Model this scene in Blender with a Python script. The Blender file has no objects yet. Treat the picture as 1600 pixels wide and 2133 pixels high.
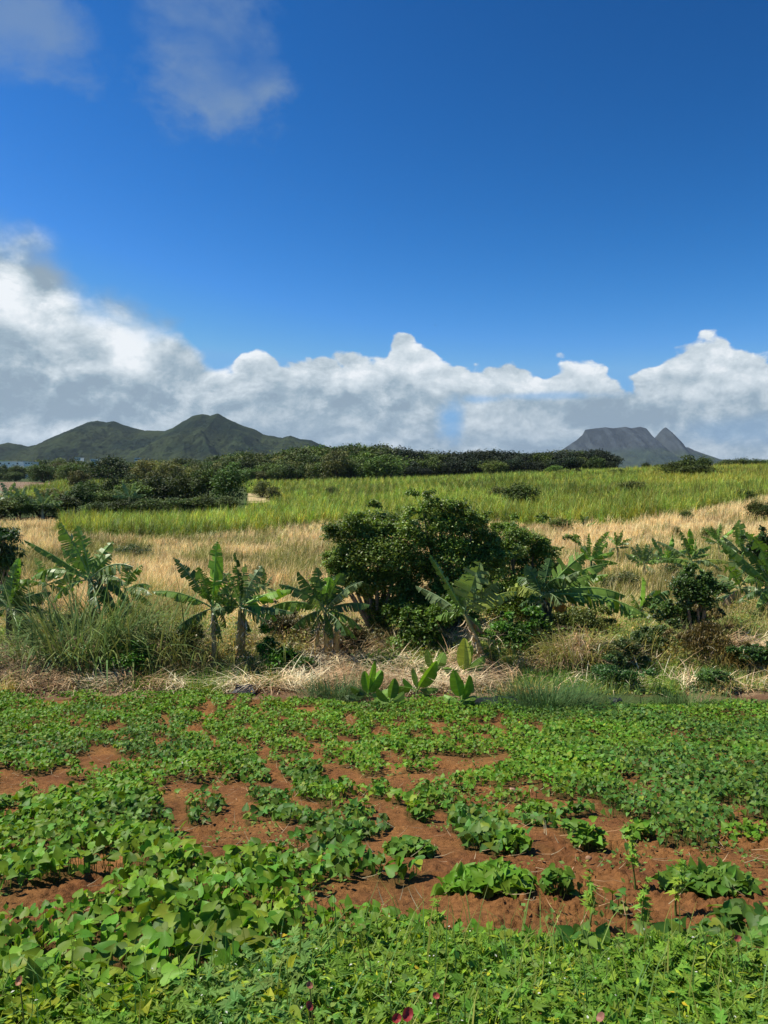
import bpy, math
import numpy as np
from mathutils import Vector

# ------------------------------------------------------------------ camera, sky, sun, exposure
SC = bpy.context.scene
COL = SC.collection
F = 1600.0                       # focal length in photo pixels (photo 1600 x 2133)
PITCH = -math.atan(81.5 / F)     # the camera looks slightly down
CS, SN = math.cos(PITCH), math.sin(PITCH)
CAMZ = 1.6
cam_d = bpy.data.cameras.new('camera')
cam = bpy.data.objects.new('camera', cam_d); COL.objects.link(cam)
cam_d.sensor_fit = 'VERTICAL'; cam_d.sensor_height = 36; cam_d.lens = 36 * F / 2133
cam_d.clip_start = 0.05; cam_d.clip_end = 40000
cam.location = (0, 0, CAMZ)
cam.rotation_euler = (math.radians(90) + PITCH, 0, 0)
SC.camera = cam

SUN_EL, SUN_AZ = math.radians(56), math.radians(-80)      # azimuth from +Y, clockwise positive
sun_dir = Vector((math.sin(SUN_AZ) * math.cos(SUN_EL), math.cos(SUN_AZ) * math.cos(SUN_EL), math.sin(SUN_EL)))
sd = bpy.data.lights.new('sun', 'SUN'); sd.energy = 5.0; sd.angle = math.radians(0.5); sd.color = (1, .94, .80)
so = bpy.data.objects.new('sun', sd); COL.objects.link(so)
so.rotation_euler = sun_dir.to_track_quat('Z', 'Y').to_euler(); so.location = (-20, 10, 40)
SC.view_settings.view_transform = 'Standard'; SC.view_settings.look = 'None'
SC.view_settings.gamma = 1; SC.view_settings.exposure = .35
SC.render.engine = 'CYCLES'
SC.cycles.max_bounces = 8; SC.cycles.transmission_bounces = 4; SC.cycles.volume_bounces = 0
SC.cycles.diffuse_bounces = 3; SC.cycles.glossy_bounces = 2; SC.cycles.transparent_max_bounces = 8
SC.cycles.use_denoising = True

def lin(r, g, b):
    f = lambda c: (c / 255) / 12.92 if c <= 10.3 else (((c / 255) + .055) / 1.055) ** 2.4
    return (f(r), f(g), f(b))

class NB:
    """small node-graph builder"""
    def __init__(s, nt):
        s.nt = nt; nt.nodes.clear()
    def n(s, typ, **kw):
        nd = s.nt.nodes.new(typ)
        for k, v in kw.items(): setattr(nd, k, v)
        return nd
    def put(s, sock, v):
        if isinstance(v, bpy.types.NodeSocket): s.nt.links.new(v, sock)
        elif v is not None:
            if hasattr(sock, 'default_value'):
                try: sock.default_value = v
                except Exception: sock.default_value = (*v, 1)
    def m(s, op, a, b=None, c=None, clamp=False):
        nd = s.n('ShaderNodeMath', operation=op, use_clamp=clamp)
        for i, v in enumerate((a, b, c)):
            if v is not None: s.put(nd.inputs[i], v)
        return nd.outputs[0]
    def vm(s, op, a, b=None, out=0):
        nd = s.n('ShaderNodeVectorMath', operation=op)
        s.put(nd.inputs[0], a)
        if b is not None: s.put(nd.inputs[3] if op == 'SCALE' else nd.inputs[1], b)
        return nd.outputs[out]
    def ramp(s, v, a, b, lo=0., hi=1., smooth=True):
        nd = s.n('ShaderNodeMapRange', interpolation_type='SMOOTHSTEP' if smooth else 'LINEAR')
        s.put(nd.inputs['Value'], v)
        for k, x in (('From Min', a), ('From Max', b), ('To Min', lo), ('To Max', hi)): s.put(nd.inputs[k], x)
        return nd.outputs[0]
    def noise(s, vec, scale, detail=4, rough=.5, dist=0., out='Fac'):
        nd = s.n('ShaderNodeTexNoise')
        s.put(nd.inputs['Vector'], vec); nd.inputs['Scale'].default_value = scale
        nd.inputs['Detail'].default_value = detail; nd.inputs['Roughness'].default_value = rough
        nd.inputs['Distortion'].default_value = dist
        return nd.outputs[out]
    def mix(s, f, a, b, typ='RGBA', blend='MIX'):
        nd = s.n('ShaderNodeMix', data_type=typ)
        if typ == 'RGBA': nd.blend_type = blend; ia, ib, o = nd.inputs[6], nd.inputs[7], nd.outputs[2]
        else: ia, ib, o = nd.inputs[2], nd.inputs[3], nd.outputs[0]
        s.put(nd.inputs[0], f); s.put(ia, a if not isinstance(a, tuple) or len(a) == 4 else (*a, 1))
        s.put(ib, b if not isinstance(b, tuple) or len(b) == 4 else (*b, 1))
        return o
    def curve(s, v, pts):
        nd = s.n('ShaderNodeFloatCurve'); cu = nd.mapping.curves[0]
        while len(cu.points) > 2: cu.points.remove(cu.points[1])
        cu.points[0].location = pts[0]; cu.points[1].location = pts[-1]
        for p in pts[1:-1]: cu.points.new(*p)
        for p in cu.points: p.handle_type = 'AUTO_CLAMPED'
        nd.mapping.update(); s.put(nd.inputs['Value'], v)
        return nd.outputs[0]

def pdir(px, py):
    u, v = (px - 800) / F, (1066.5 - py) / F
    d = np.array([u, CS - v * SN, SN + v * CS]); return d / np.linalg.norm(d)

CG = 10 / 2 ** .35
SKYG = (10.2, 1.54, 1.64)
def build_world():
    w = bpy.data.worlds.new('World'); SC.world = w; w.use_nodes = True
    g = NB(w.node_tree)
    out = g.n('ShaderNodeOutputWorld'); bg = g.n('ShaderNodeBackground')
    g.nt.links.new(bg.outputs[0], out.inputs[0]); bg.inputs['Strength'].default_value = .1
    sky = g.n('ShaderNodeTexSky', sky_type='NISHITA'); sky.sun_disc = False
    sky.sun_elevation = SUN_EL; sky.sun_rotation = SUN_AZ
    sky.air_density = 1.0; sky.dust_density = .35; sky.ozone_density = 3.0; sky.altitude = 300
    sc_ = g.n('ShaderNodeSeparateColor'); g.put(sc_.inputs[0], sky.outputs[0])
    cc_ = g.n('ShaderNodeCombineColor'); chans = []
    for i, (gam, gain) in enumerate(((3.5, SKYG[0]), (1.84, SKYG[1]), (1.75, SKYG[2]))):      # deep saturated blue of the photograph's sky
        chans.append(g.m('MULTIPLY', g.m('POWER', g.m('MULTIPLY', sc_.outputs[i], .1), gam), gain * 10))
    bl = g.m('MINIMUM', chans[2], 6.2); gr = g.m('MINIMUM', chans[1], g.m('MULTIPLY', bl, .56)); rd = g.m('MINIMUM', chans[0], g.m('MULTIPLY', gr, .42))
    for i, v in enumerate((rd, gr, bl)): g.put(cc_.inputs[i], v)
    hs = cc_
    gen = g.n('ShaderNodeTexCoord').outputs['Generated']
    d = g.vm('NORMALIZE', gen)
    sp = g.n('ShaderNodeSeparateXYZ'); g.put(sp.inputs[0], d)
    x, y, z = sp.outputs
    az = g.m('ARCTAN2', x, y); el = g.m('ARCSINE', z)
    # vector squeezed vertically a little so that puffs look wider than tall near the horizon
    dv = g.vm('MULTIPLY', d, (1, 1, 1.5))
    warp = g.noise(dv, 7, 3, .5, out='Color')
    dw = g.vm('ADD', dv, g.vm('SCALE', g.vm('SUBTRACT', warp, (.5, .5, .5)), .05))
    nA = g.noise(dw, 8.5, 12, .63)
    sh = tuple(.022 * c for c in (sun_dir.x * .8, 0.0, 1.0))
    nB = g.noise(g.vm('ADD', dw, sh), 8.5, 12, .63)
    nF = g.noise(dw, 26, 9, .66)
    vo = g.n('ShaderNodeTexVoronoi', feature='SMOOTH_F1'); g.put(vo.inputs['Vector'], dw); vo.inputs['Scale'].default_value = 22; vo.inputs['Smoothness'].default_value = .6
    vo2 = g.n('ShaderNodeTexVoronoi', feature='SMOOTH_F1'); g.put(vo2.inputs['Vector'], dw); vo2.inputs['Scale'].default_value = 55; vo2.inputs['Smoothness'].default_value = .6
    puff = g.m('ADD', g.m('MULTIPLY', vo.outputs['Distance'], .9), g.m('MULTIPLY', vo2.outputs['Distance'], .4))
    # outline of the bank, elevation (rad) against azimuth (rad)
    def AE(px, py):
        dd = pdir(px, py); return math.atan2(dd[0], dd[1]), math.asin(dd[2])
    prof = [(-900, 700), (-500, 560), (-200, 480), (0, 478), (60, 492), (130, 560), (200, 620), (300, 650), (380, 690), (440, 745), (475, 765), (505, 735), (545, 720),
            (590, 745), (640, 752), (680, 728), (740, 735), (800, 722), (815, 700), (845, 684), (882, 694), (915, 728), (940, 745),
            (990, 752), (1070, 752), (1130, 762), (1165, 742), (1190, 733), (1225, 742), (1265, 765), (1300, 795), (1335, 765),
            (1395, 728), (1440, 708), (1500, 697), (1560, 697), (1620, 740), (1800, 720), (2300, 760)]
    ra, rb = -1.0, 1.0
    pts = []
    for px, py in prof:
        a, e = AE(px, py); pts.append(((a - ra) / (rb - ra), e / .4))
    azn = g.m('DIVIDE', g.m('SUBTRACT', az, ra), rb - ra)
    top = g.m('MULTIPLY', g.curve(azn, pts), .4)
    softp = [(0, .08), ((AE(250, 600)[0] - ra) / 2, .07), ((AE(440, 700)[0] - ra) / 2, .02), ((AE(520, 700)[0] - ra) / 2, .0065), (1, .0065)]
    soft = g.curve(azn, softp)
    n1 = g.m('MULTIPLY', g.m('SUBTRACT', nA, .5), .034)
    n2 = g.m('ADD', g.m('MULTIPLY', g.m('SUBTRACT', puff, .42), -.034), g.m('MULTIPLY', g.m('SUBTRACT', nF, .5), .02))
    dep = g.m('SUBTRACT', g.m('ADD', g.m('ADD', top, n1), n2), el)           # depth below the cloud's upper edge
    cov = g.ramp(g.m('DIVIDE', g.m('ADD', dep, g.m('MULTIPLY', soft, .5)), soft), 0, 1)
    def blob(px, py, rx, ry, pw=1.0):
        dd = pdir(px, py); a0, e0 = math.atan2(dd[0], dd[1]), math.asin(dd[2])
        qa = g.m('DIVIDE', g.m('SUBTRACT', az, a0), rx / F); qe = g.m('DIVIDE', g.m('SUBTRACT', el, e0), ry / F)
        r = g.m('SQRT', g.m('ADD', g.m('MULTIPLY', qa, qa), g.m('MULTIPLY', qe, qe)))
        r = g.m('ADD', r, g.m('MULTIPLY', g.m('SUBTRACT', nA, .5), 2.6))
        return g.ramp(r, .25, 1.15, pw, 0)
    # openings in the bank
    hole = g.m('MAXIMUM', blob(940, 870, 40, 55, .8), g.m('MAXIMUM', blob(1130, 824, 170, 12, .5), g.m('MAXIMUM', blob(1520, 900, 120, 40, .25), blob(1010, 832, 70, 14, .55))))
    cov = g.m('MULTIPLY', cov, g.m('SUBTRACT', 1, hole))
    # brightness inside the bank
    rel = g.m('MULTIPLY', g.m('SUBTRACT', nB, nA), -2.6)
    rel = g.m('MULTIPLY', g.m('SUBTRACT', nA, nB), 2.4)
    rim = g.ramp(dep, .0, .075, .30, 0)
    rimw = g.ramp(az, AE(380, 0)[0], AE(520, 0)[0])
    rim = g.m('MULTIPLY', rim, rimw)
    br = g.m('ADD', .45, rel)
    br = g.m('ADD', br, rim)
    br = g.m('ADD', br, g.m('MULTIPLY', g.m('SUBTRACT', nF, .5), .55))
    for b in ((5, 560, 60, 90, .34), (250, 690, 90, 45, .42), (270, 745, 60, 55, .42), (90, 640, 150, 70, .28), (850, 725, 90, 50, .10), (1520, 745, 130, 60, .12),
              (1040, 885, 150, 40, .18), (500, 880, 140, 30, .16), (720, 890, 110, 28, .14), (70, 890, 130, 26, .14)):
        br = g.m('ADD', br, blob(*b))
    for b in ((120, 545, 170, 60, .34), (330, 640, 130, 55, .28), (600, 840, 330, 42, .17), (150, 840, 240, 50, .17), (1300, 850, 150, 50, .06), (1480, 890, 220, 60, .14), (1280, 880, 110, 22, .12)):
        br = g.m('SUBTRACT', br, blob(*b))
    br = g.m('MAXIMUM', g.m('MINIMUM', br, 1.0), .22)
    cr = g.n('ShaderNodeValToRGB'); r = cr.color_ramp
    r.elements[0].position = .15; r.elements[0].color = (*[c * CG for c in lin(140, 160, 177)], 1)
    r.elements[1].position = 1.; r.elements[1].color = (*[c * CG for c in lin(243, 248, 252)], 1)
    for p, c in ((.38, (160, 180, 194)), (.55, (185, 200, 210)), (.78, (214, 225, 232))):
        e = r.elements.new(p); e.color = (*[k * CG for k in lin(*c)], 1)
    g.put(cr.inputs[0], br)
    # thin high wisps in the upper left
    ws = g.m('MAXIMUM', blob(50, 40, 130, 85, .85), g.m('MAXIMUM', blob(450, 60, 150, 110, .8), g.m('MAXIMUM', blob(470, 185, 140, 85, 1.0), blob(545, 180, 80, 60, 1.0))))
    ws = g.m('MULTIPLY', ws, g.ramp(g.noise(dw, 9, 8, .5),   .30, .60, .3, 1.0))
    thin = g.m('MULTIPLY', ws, .72)
    c1 = g.mix(thin, hs.outputs[0], tuple(k * CG for k in lin(130, 156, 186)))
    colr = g.mix(cov, c1, cr.outputs[0])
    g.put(bg.inputs['Color'], colr)
    w.cycles.sampling_method = 'MANUAL'; w.cycles.sample_map_resolution = 512
build_world()

# ------------------------------------------------------------------ helpers: mapping and noise
rng = np.random.default_rng(7)
def P(px, py, Y):
    """world point at forward distance Y seen at photo pixel px,py"""
    u, v = (px - 800) / F, (1066.5 - py) / F
    k = Y / (CS - v * SN)
    return np.array([u * k, Y, CAMZ + (SN + v * CS) * k])
def project(X, Y, Z):
    zz = Z - CAMZ
    dep = Y * CS + zz * SN; up = zz * CS - Y * SN
    dep = np.maximum(dep, 1e-3)
    return 800 + F * X / dep, 1066.5 - F * up / dep
def _h(ix, iy, seed):
    n = (ix.astype(np.int64) * 374761393 + iy.astype(np.int64) * 668265263 + seed * 1442695041) & 0xffffffff
    n = ((n ^ (n >> 13)) * 1274126177) & 0xffffffff
    return ((n ^ (n >> 16)) & 0xffff) / 65535.0
def vn(x, y, seed=0):
    x = np.asarray(x, float); y = np.asarray(y, float)
    ix, iy = np.floor(x), np.floor(y); fx, fy = x - ix, y - iy
    fx = fx * fx * (3 - 2 * fx); fy = fy * fy * (3 - 2 * fy)
    a, b = _h(ix, iy, seed), _h(ix + 1, iy, seed); c, d = _h(ix, iy + 1, seed), _h(ix + 1, iy + 1, seed)
    return (a + (b - a) * fx) * (1 - fy) + (c + (d - c) * fx) * fy
def fbm(x, y, oct=4, seed=0, gain=.5):
    s, a, t = 0, 1, 0
    for i in range(oct):
        s = s + a * vn(x * 2 ** i + 17.3 * i, y * 2 ** i - 9.1 * i, seed + i); t += a; a *= gain
    return s / t
def sstep(x, a, b):
    t = np.clip((x - a) / (b - a), 0, 1); return t * t * (3 - 2 * t)

# ground height: heights relative to the eye at distance Y for photo columns
_cols = np.array([0, 400, 800, 1200, 1600.])
_rows = [
 (0, [-1.6] * 5), (1.5, [-1.62] * 5), (2.6, [-1.80] * 5), (4.5, [-2.30] * 5), (8, [-3.2] * 5), (12, [-3.95] * 5), (15, [-4.33] * 5),
 (17, [-4.28] * 5), (20, [-4.5] * 5), (30, [-4.95, -4.95, -4.95, -4.9, -4.8]), (45, [-5.4, -5.4, -5.3, -5.0, -4.5]),
 (60, [-5.7, -5.75, -5.45, -4.8, -3.6]), (80, [-6.0, -6.1, -5.1, -4.6, -3.0]), (110, [-6.2, -5.9, -4.8, -4.5, -2.6]),
 (150, [-6.1, -5.3, -3.9, -3.5, -1.7]), (200, [-4.6, -4.3, -2.4, -1.2, .7]), (260, [-3.1, -3.6, -3.6, -.1, 2.0]),
 (320, [-4, -4, -4, -.5, 1.2]), (500, [-3, -3, -5, -5, -5]), (1000, [-6] * 5), (2500, [-14] * 5), (9500, [-40] * 5)]
_uN, _lN = 97, 400
_ug = np.linspace(-.62, .62, _uN); _lg = np.linspace(math.log(1), math.log(9500.), _lN)
def _mk():
    Ys = np.array([r[0] for r in _rows]); T = np.array([r[1] for r in _rows])
    T2 = np.array([np.interp(800 + F * _ug, _cols, t) for t in T])
    Yd = np.exp(_lg)
    G = np.array([np.interp(np.log(Yd + 1.), np.log(Ys + 1.), T2[:, j]) for j in range(_uN)]).T
    for _ in range(3):
        k = np.ones(9) / 9
        G = np.apply_along_axis(lambda a: np.convolve(np.pad(a, 4, 'edge'), k, 'valid'), 0, G)
        G = np.apply_along_axis(lambda a: np.convolve(np.pad(a, 4, 'edge'), k, 'valid'), 1, G)
    return G
_G = _mk()
def gz0(X, Y):
    X = np.asarray(X, float); Y = np.asarray(Y, float)
    Yc = np.clip(Y, 1, 9499)
    u = np.clip(X / np.maximum(Yc, 3), -.619, .619)
    fi = (np.log(Yc) - _lg[0]) / (_lg[1] - _lg[0]); fj = (u - _ug[0]) / (_ug[1] - _ug[0])
    i = np.clip(fi.astype(int), 0, _lN - 2); j = np.clip(fj.astype(int), 0, _uN - 2)
    a, b = fi - i, fj - j
    z = (_G[i, j] * (1 - b) + _G[i, j + 1] * b) * (1 - a) + (_G[i + 1, j] * (1 - b) + _G[i + 1, j + 1] * b) * a
    return CAMZ + z
def gz(X, Y):
    X = np.asarray(X, float); Y = np.asarray(Y, float)
    z = gz0(X, Y)
    far = sstep(Y, 17, 60)
    z = z + far * (fbm(X / 14, Y / 14, 3, 5) - .5) * .9
    bank = sstep(Y, 15.6, 16.4) * (1 - sstep(Y, 18.5, 21))
    z = z + bank * (.04 + .75 * fbm(X / 1.1, Y / 1.1, 3, 9) ** 1.8)
    return z
def hit(px, py):
    Ys = np.exp(np.linspace(math.log(1.6), math.log(700), 1500))
    u, v = (px - 800) / F, (1066.5 - py) / F
    k = Ys / (CS - v * SN); X = u * k; Z = CAMZ + (SN + v * CS) * k
    d = Z - gz(X, Ys); idx = np.argmax(d < 0)
    if d[idx] >= 0: idx = len(Ys) - 1
    return np.array([X[idx], Ys[idx], float(gz(X[idx], Ys[idx]))])

# where bare soil shows between the vines: centre and radii in photo pixels, laid on the ground
SOIL = [(110,1465,40,6),(225,1475,25,6),(240,1525,30,10),(430,1488,20,10),(395,1525,30,12),(510,1515,20,8),(460,1545,22,22),(620,1535,20,12),
 (550,1575,15,30),(215,1585,28,28),(120,1640,65,20),(10,1685,32,30),(455,1660,55,42),(480,1705,28,20),(585,1605,28,30),(600,1642,40,15),
 (710,1620,40,15),(770,1640,40,12),(730,1505,18,12),(725,1550,25,12),(790,1525,20,15),(680,1688,50,16),(770,1702,40,18),(545,1762,30,14),
 (640,1781,80,10),(215,1795,68,25),(185,1870,50,35),(660,1870,60,14),(330,1860,10,12),(270,2025,15,12),
 (835,1510,15,8),(908,1515,22,14),(1032,1512,12,8),(1110,1515,25,8),(950,1548,20,8),(997,1535,20,7),(1230,1535,20,6),(1395,1535,45,9),
 (1495,1568,25,9),(1530,1513,25,6),(940,1600,25,8),(880,1625,60,14),(830,1655,30,20),(990,1655,40,18),(1100,1655,50,14),(1160,1682,50,12),
 (1310,1630,28,12),(1370,1640,35,8),(860,1700,60,22),(900,1745,45,40),(950,1795,70,22),(1110,1725,60,30),(1150,1785,95,42),(1290,1750,80,36),
 (1270,1715,90,18),(1150,1830,60,34),(1270,1835,85,38),(1520,1690,40,14),(1570,1760,70,40),(1400,1780,80,20),(1590,1880,60,38),(1480,1900,90,20),
 (1370,1885,60,20),(960,1905,65,30),(850,1897,24,16),(1180,1895,40,16),(985,1930,34,16),(1535,1970,20,12),(1380,1840,70,50),(1490,1840,130,50),
 (1020,1850,120,46),(860,1765,90,44),(560,1720,25,14),(820,1600,22,10),(660,1580,12,18),(330,1545,16,6),(60,1540,30,6),(300,1500,26,5),(150,1500,24,5),
 (640,1480,30,5),(870,1540,14,6),(1160,1560,22,5),(1300,1580,26,5),(60,1590,20,6),(380,1610,14,8)]
SA = np.array(SOIL, float)
def soil_mask(px, py, X, Y):
    """1 = bare soil"""
    wx = (fbm(X / .45, Y / .45, 3, 31) - .5) * .75
    wy = (fbm(X / .45, Y / .45, 3, 47) - .5) * .75
    best = np.full(px.shape, 9.)
    for cx, cy, rx, ry in SA:
        sc_ = .98 if cy > 1640 else .95; rx, ry = rx * sc_, ry * sc_
        q = np.hypot((px - cx) / rx + wx, (py - cy) / ry + wy)
        best = np.minimum(best, q)
    s = 1 - sstep(best, 1.0, 1.3)
    holes = sstep(fbm(X / .9 + 40, Y / .9, 3, 77), .58, .66) * .85 * (1 - .85 * sstep(Y, 8.5, 11)) * (1 - .9 * sstep(px, 950, 1200) * sstep(Y, 6.2, 7.5))
    # planted rows run away from the near right to the far left
    t = (X + .28 * Y + 1.3 * (fbm(X / 2.0, Y / 2.0, 3, 63) - .5)) / .62
    fr = np.abs(t - np.round(t)) * 2                     # 0 in the furrow, 1 on the row
    gate = sstep(fbm(X / 1.3, Y / 1.3, 2, 64), .36, .52) * sstep(Y, 4.8, 6.5) * (1 - .5 * sstep(Y, 12, 14.5)) * (1 - .9 * sstep(px, 1000, 1250) * sstep(Y, 6.5, 8)) * (.45 + .55 * sstep(px, 250, 450))
    fur = (1 - sstep(fr + (fbm(X / .22, Y / .22, 3, 66) - .5) * 1.1, .28, .48)) * gate * sstep(fbm(X / .8, Y / .8, 2, 69), .34, .46)
    strand = sstep(fr + (fbm(X / .25, Y / .25, 3, 67) - .5) * .9, .62, .8) * sstep(vn(X / .9, Y / .9, 68), .42, .6) * sstep(Y, 4.4, 5.4)
    return np.maximum(np.maximum(s * (1 - .9 * strand), holes), fur)
def field_edge(px):
    return 1449 + .018 * px + 6 * np.sin(px / 90.) + 4 * np.sin(px / 37.)

# ------------------------------------------------------------------ helpers: mesh building
class Batch:
    def __init__(s): s.V = []; s.Fs = []; s.C = []; s.n = 0
    def add(s, V, Fc, C):
        V = np.asarray(V, float).reshape(-1, 3); Fc = np.asarray(Fc, int)
        C = np.asarray(C, float)
        if C.ndim == 1: C = np.tile(C, (len(V), 1))
        s.V.append(V); s.Fs.append(Fc + s.n); s.C.append(C); s.n += len(V)
    def scatter(s, T, Pn, R, S, C):
        """T = (verts k x 3, faces). Pn N x 3, R N x 3 x 3, S N or N x 3, C N x 3"""
        tv, tf = T; N = len(Pn)
        if N == 0: return
        S = np.asarray(S, float)
        if S.ndim == 1: S = np.repeat(S[:, None], 3, 1)
        L = tv[None] * S[:, None, :]
        V = np.einsum('nij,nkj->nki', R, L) + Pn[:, None, :]
        k = len(tv)
        for f in (tf if isinstance(tf, list) else [tf]):
            f = np.asarray(f)
            s.Fs.append((f[None] + (np.arange(N) * k)[:, None, None]).reshape(-1, f.shape[1]) + s.n)
        s.V.append(V.reshape(-1, 3)); s.C.append(np.repeat(C, k, 0)); s.n += N * k
    def build(s, name, mat, parent=None, smooth=False, loc=None):
        V = np.concatenate(s.V); C = np.concatenate(s.C)
        if loc is not None: V = V - np.asarray(loc)
        me = bpy.data.meshes.new(name)
        me.vertices.add(len(V)); me.vertices.foreach_set('co', V.astype(np.float32).ravel())
        nl = sum(f.size for f in s.Fs); npoly = sum(len(f) for f in s.Fs)
        me.loops.add(nl); me.polygons.add(npoly)
        me.loops.foreach_set('vertex_index', np.concatenate([f.ravel() for f in s.Fs]).astype(np.int32))
        sz = np.concatenate([np.full(len(f), f.shape[1]) for f in s.Fs])
        me.polygons.foreach_set('loop_start', np.concatenate([[0], np.cumsum(sz)[:-1]]).astype(np.int32))
        try: me.polygons.foreach_set('loop_total', sz.astype(np.int32))
        except Exception: pass
        me.polygons.foreach_set('use_smooth', np.full(npoly, smooth))
        at = me.attributes.new('Col', 'FLOAT_COLOR', 'POINT')
        at.data.foreach_set('color', np.concatenate([np.clip(C, 0, 1), np.ones((len(C), 1))], 1).astype(np.float32).ravel())
        me.update(calc_edges=True)
        me.materials.append(mat)
        o = bpy.data.objects.new(name, me); COL.objects.link(o)
        if parent is not None: o.parent = parent
        if loc is not None and parent is None: o.location = loc
        return o

def tag(o, label=None, cat=None, group=None, kind=None):
    if label: o['label'] = label
    if cat: o['category'] = cat
    if group: o['group'] = group
    if kind: o['kind'] = kind
    return o
def empty(name, loc, label, cat, group=None):
    o = bpy.data.objects.new(name, None); COL.objects.link(o); o.location = tuple(float(v) for v in loc)
    o.empty_display_size = .2
    return tag(o, label, cat, group)

def rot(yaw, tilt, roll=None):
    """Rz(yaw) Rx(tilt) Ry(roll)"""
    yaw = np.asarray(yaw, float); N = len(yaw); tilt = np.broadcast_to(tilt, N); roll = np.zeros(N) if roll is None else np.broadcast_to(roll, N)
    cz, sz, cx, sx, cy, sy = np.cos(yaw), np.sin(yaw), np.cos(tilt), np.sin(tilt), np.cos(roll), np.sin(roll)
    R = np.zeros((N, 3, 3))
    # Rx*Ry
    a = np.stack([cy, np.zeros(N), sy], 1); b = np.stack([sx * sy, cx, -sx * cy], 1); c = np.stack([-cx * sy, sx, cx * cy], 1)
    R[:, 0] = cz[:, None] * a - sz[:, None] * b
    R[:, 1] = sz[:, None] * a + cz[:, None] * b
    R[:, 2] = c
    return R
def jit(C, N, amt=.18, hue=.06, r=rng):
    C = np.asarray(C, float)
    if C.ndim == 1: C = np.tile(C, (N, 1))
    k = 1 + (r.random((N, 1)) - .5) * 2 * amt
    h = (r.random((N, 1)) - .5) * 2 * hue
    C = C * k
    C[:, 0:1] *= 1 + h * 2.5; C[:, 2:3] *= 1 - h
    return C

# leaf templates (in XY, tip to +Y, normal +Z), unit length
T_HEART = (np.array([[0, .05, 0], [-.17, -.09, .02], [-.37, -.06, .05], [-.47, .15, .08], [-.37, .42, .07], [-.17, .74, .0], [0, 1.02, -.14],
                     [.17, .74, .0], [.37, .42, .07], [.47, .15, .08], [.37, -.06, .05], [.17, -.09, .02], [0, .45, -.03]]),
           np.array([[12, k, (k - 1) % 12] for k in range(12)]))
T_DIAM = (np.array([[0, 0, 0], [-.32, .45, .06], [0, 1, -.04], [.32, .45, .06]]), np.array([[0, 2, 1], [0, 3, 2]]))
T_LONG = (np.array([[0, 0, 0], [-.14, .35, .04], [-.1, .7, .0], [0, 1, -.12], [.1, .7, 0], [.14, .35, .04], [0, .5, -.0]]),
          np.array([[0, 6, 1], [1, 6, 2], [2, 6, 3], [3, 6, 4], [4, 6, 5], [5, 6, 0]]))
def _lobed():
    ang = [0, 22, 38, 62, 80, 112, 135]; rad = [1.0, .48, .78, .36, .62, .25, .42]
    pts = [[0, 0, 0]]
    left = [[-math.sin(math.radians(a)) * r, math.cos(math.radians(a)) * r, .06 * math.sin(a * .1)] for a, r in zip(ang, rad)]
    right = [[-p[0], p[1], p[2]] for p in left[1:]]
    V = np.array(pts + left[::-1] + right); n = len(V)
    return V * [.8, 1, 1] + [0, .15, 0], np.array([[0, i + 1, i] for i in range(1, n - 1)])
T_LOBED = _lobed()
def blade_T(bend, segs=3, w=.5, curl=0.):
    """unit-length ribbon standing on +Z, bending toward +Y; width 1 at base tapering; scale x for width"""
    V = []; z = y = 0; a = 0
    for i in range(segs + 1):
        t = i / segs; ww = w * (1 - t ** 1.6 * .93) if t > .15 else w * .8
        V += [[-ww, y, z], [ww, y, z]]
        a = bend * ((i + 1) / segs) ** 1.3
        y += math.sin(a) / segs; z += math.cos(a) / segs
    return np.array(V), np.array([[2 * i, 2 * i + 1, 2 * i + 3, 2 * i + 2] for i in range(segs)])
T_BL = [blade_T(b, 3) for b in (.3, .8, 1.3, 1.9)]
T_BL2 = [blade_T(b, 2) for b in (.35, .9, 1.5)]
T_BL5 = [blade_T(b, 5) for b in (.5, 1.1, 1.7, 2.3)]

def tube(b, pts, rads, col, n=7):
    pts = np.asarray(pts, float); rads = np.asarray(rads, float); m = len(pts)
    T = np.gradient(pts, axis=0); T /= np.linalg.norm(T, axis=1)[:, None] + 1e-9
    ref = np.array([.3, 1, .1]); A = np.cross(T, ref); A /= np.linalg.norm(A, axis=1)[:, None] + 1e-9; B = np.cross(T, A)
    th = np.linspace(0, 2 * np.pi, n, endpoint=False)
    V = pts[:, None] + rads[:, None, None] * (np.cos(th)[None, :, None] * A[:, None] + np.sin(th)[None, :, None] * B[:, None])
    Fc = [[i * n + j, i * n + (j + 1) % n, (i + 1) * n + (j + 1) % n, (i + 1) * n + j] for i in range(m - 1) for j in range(n)]
    C = np.asarray(col, float)
    if C.ndim == 2: C = np.repeat(C, n, 0)
    b.add(V.reshape(-1, 3), Fc, C)
    b.Fs.append(np.arange(n)[None] + b.n - n)

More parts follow.
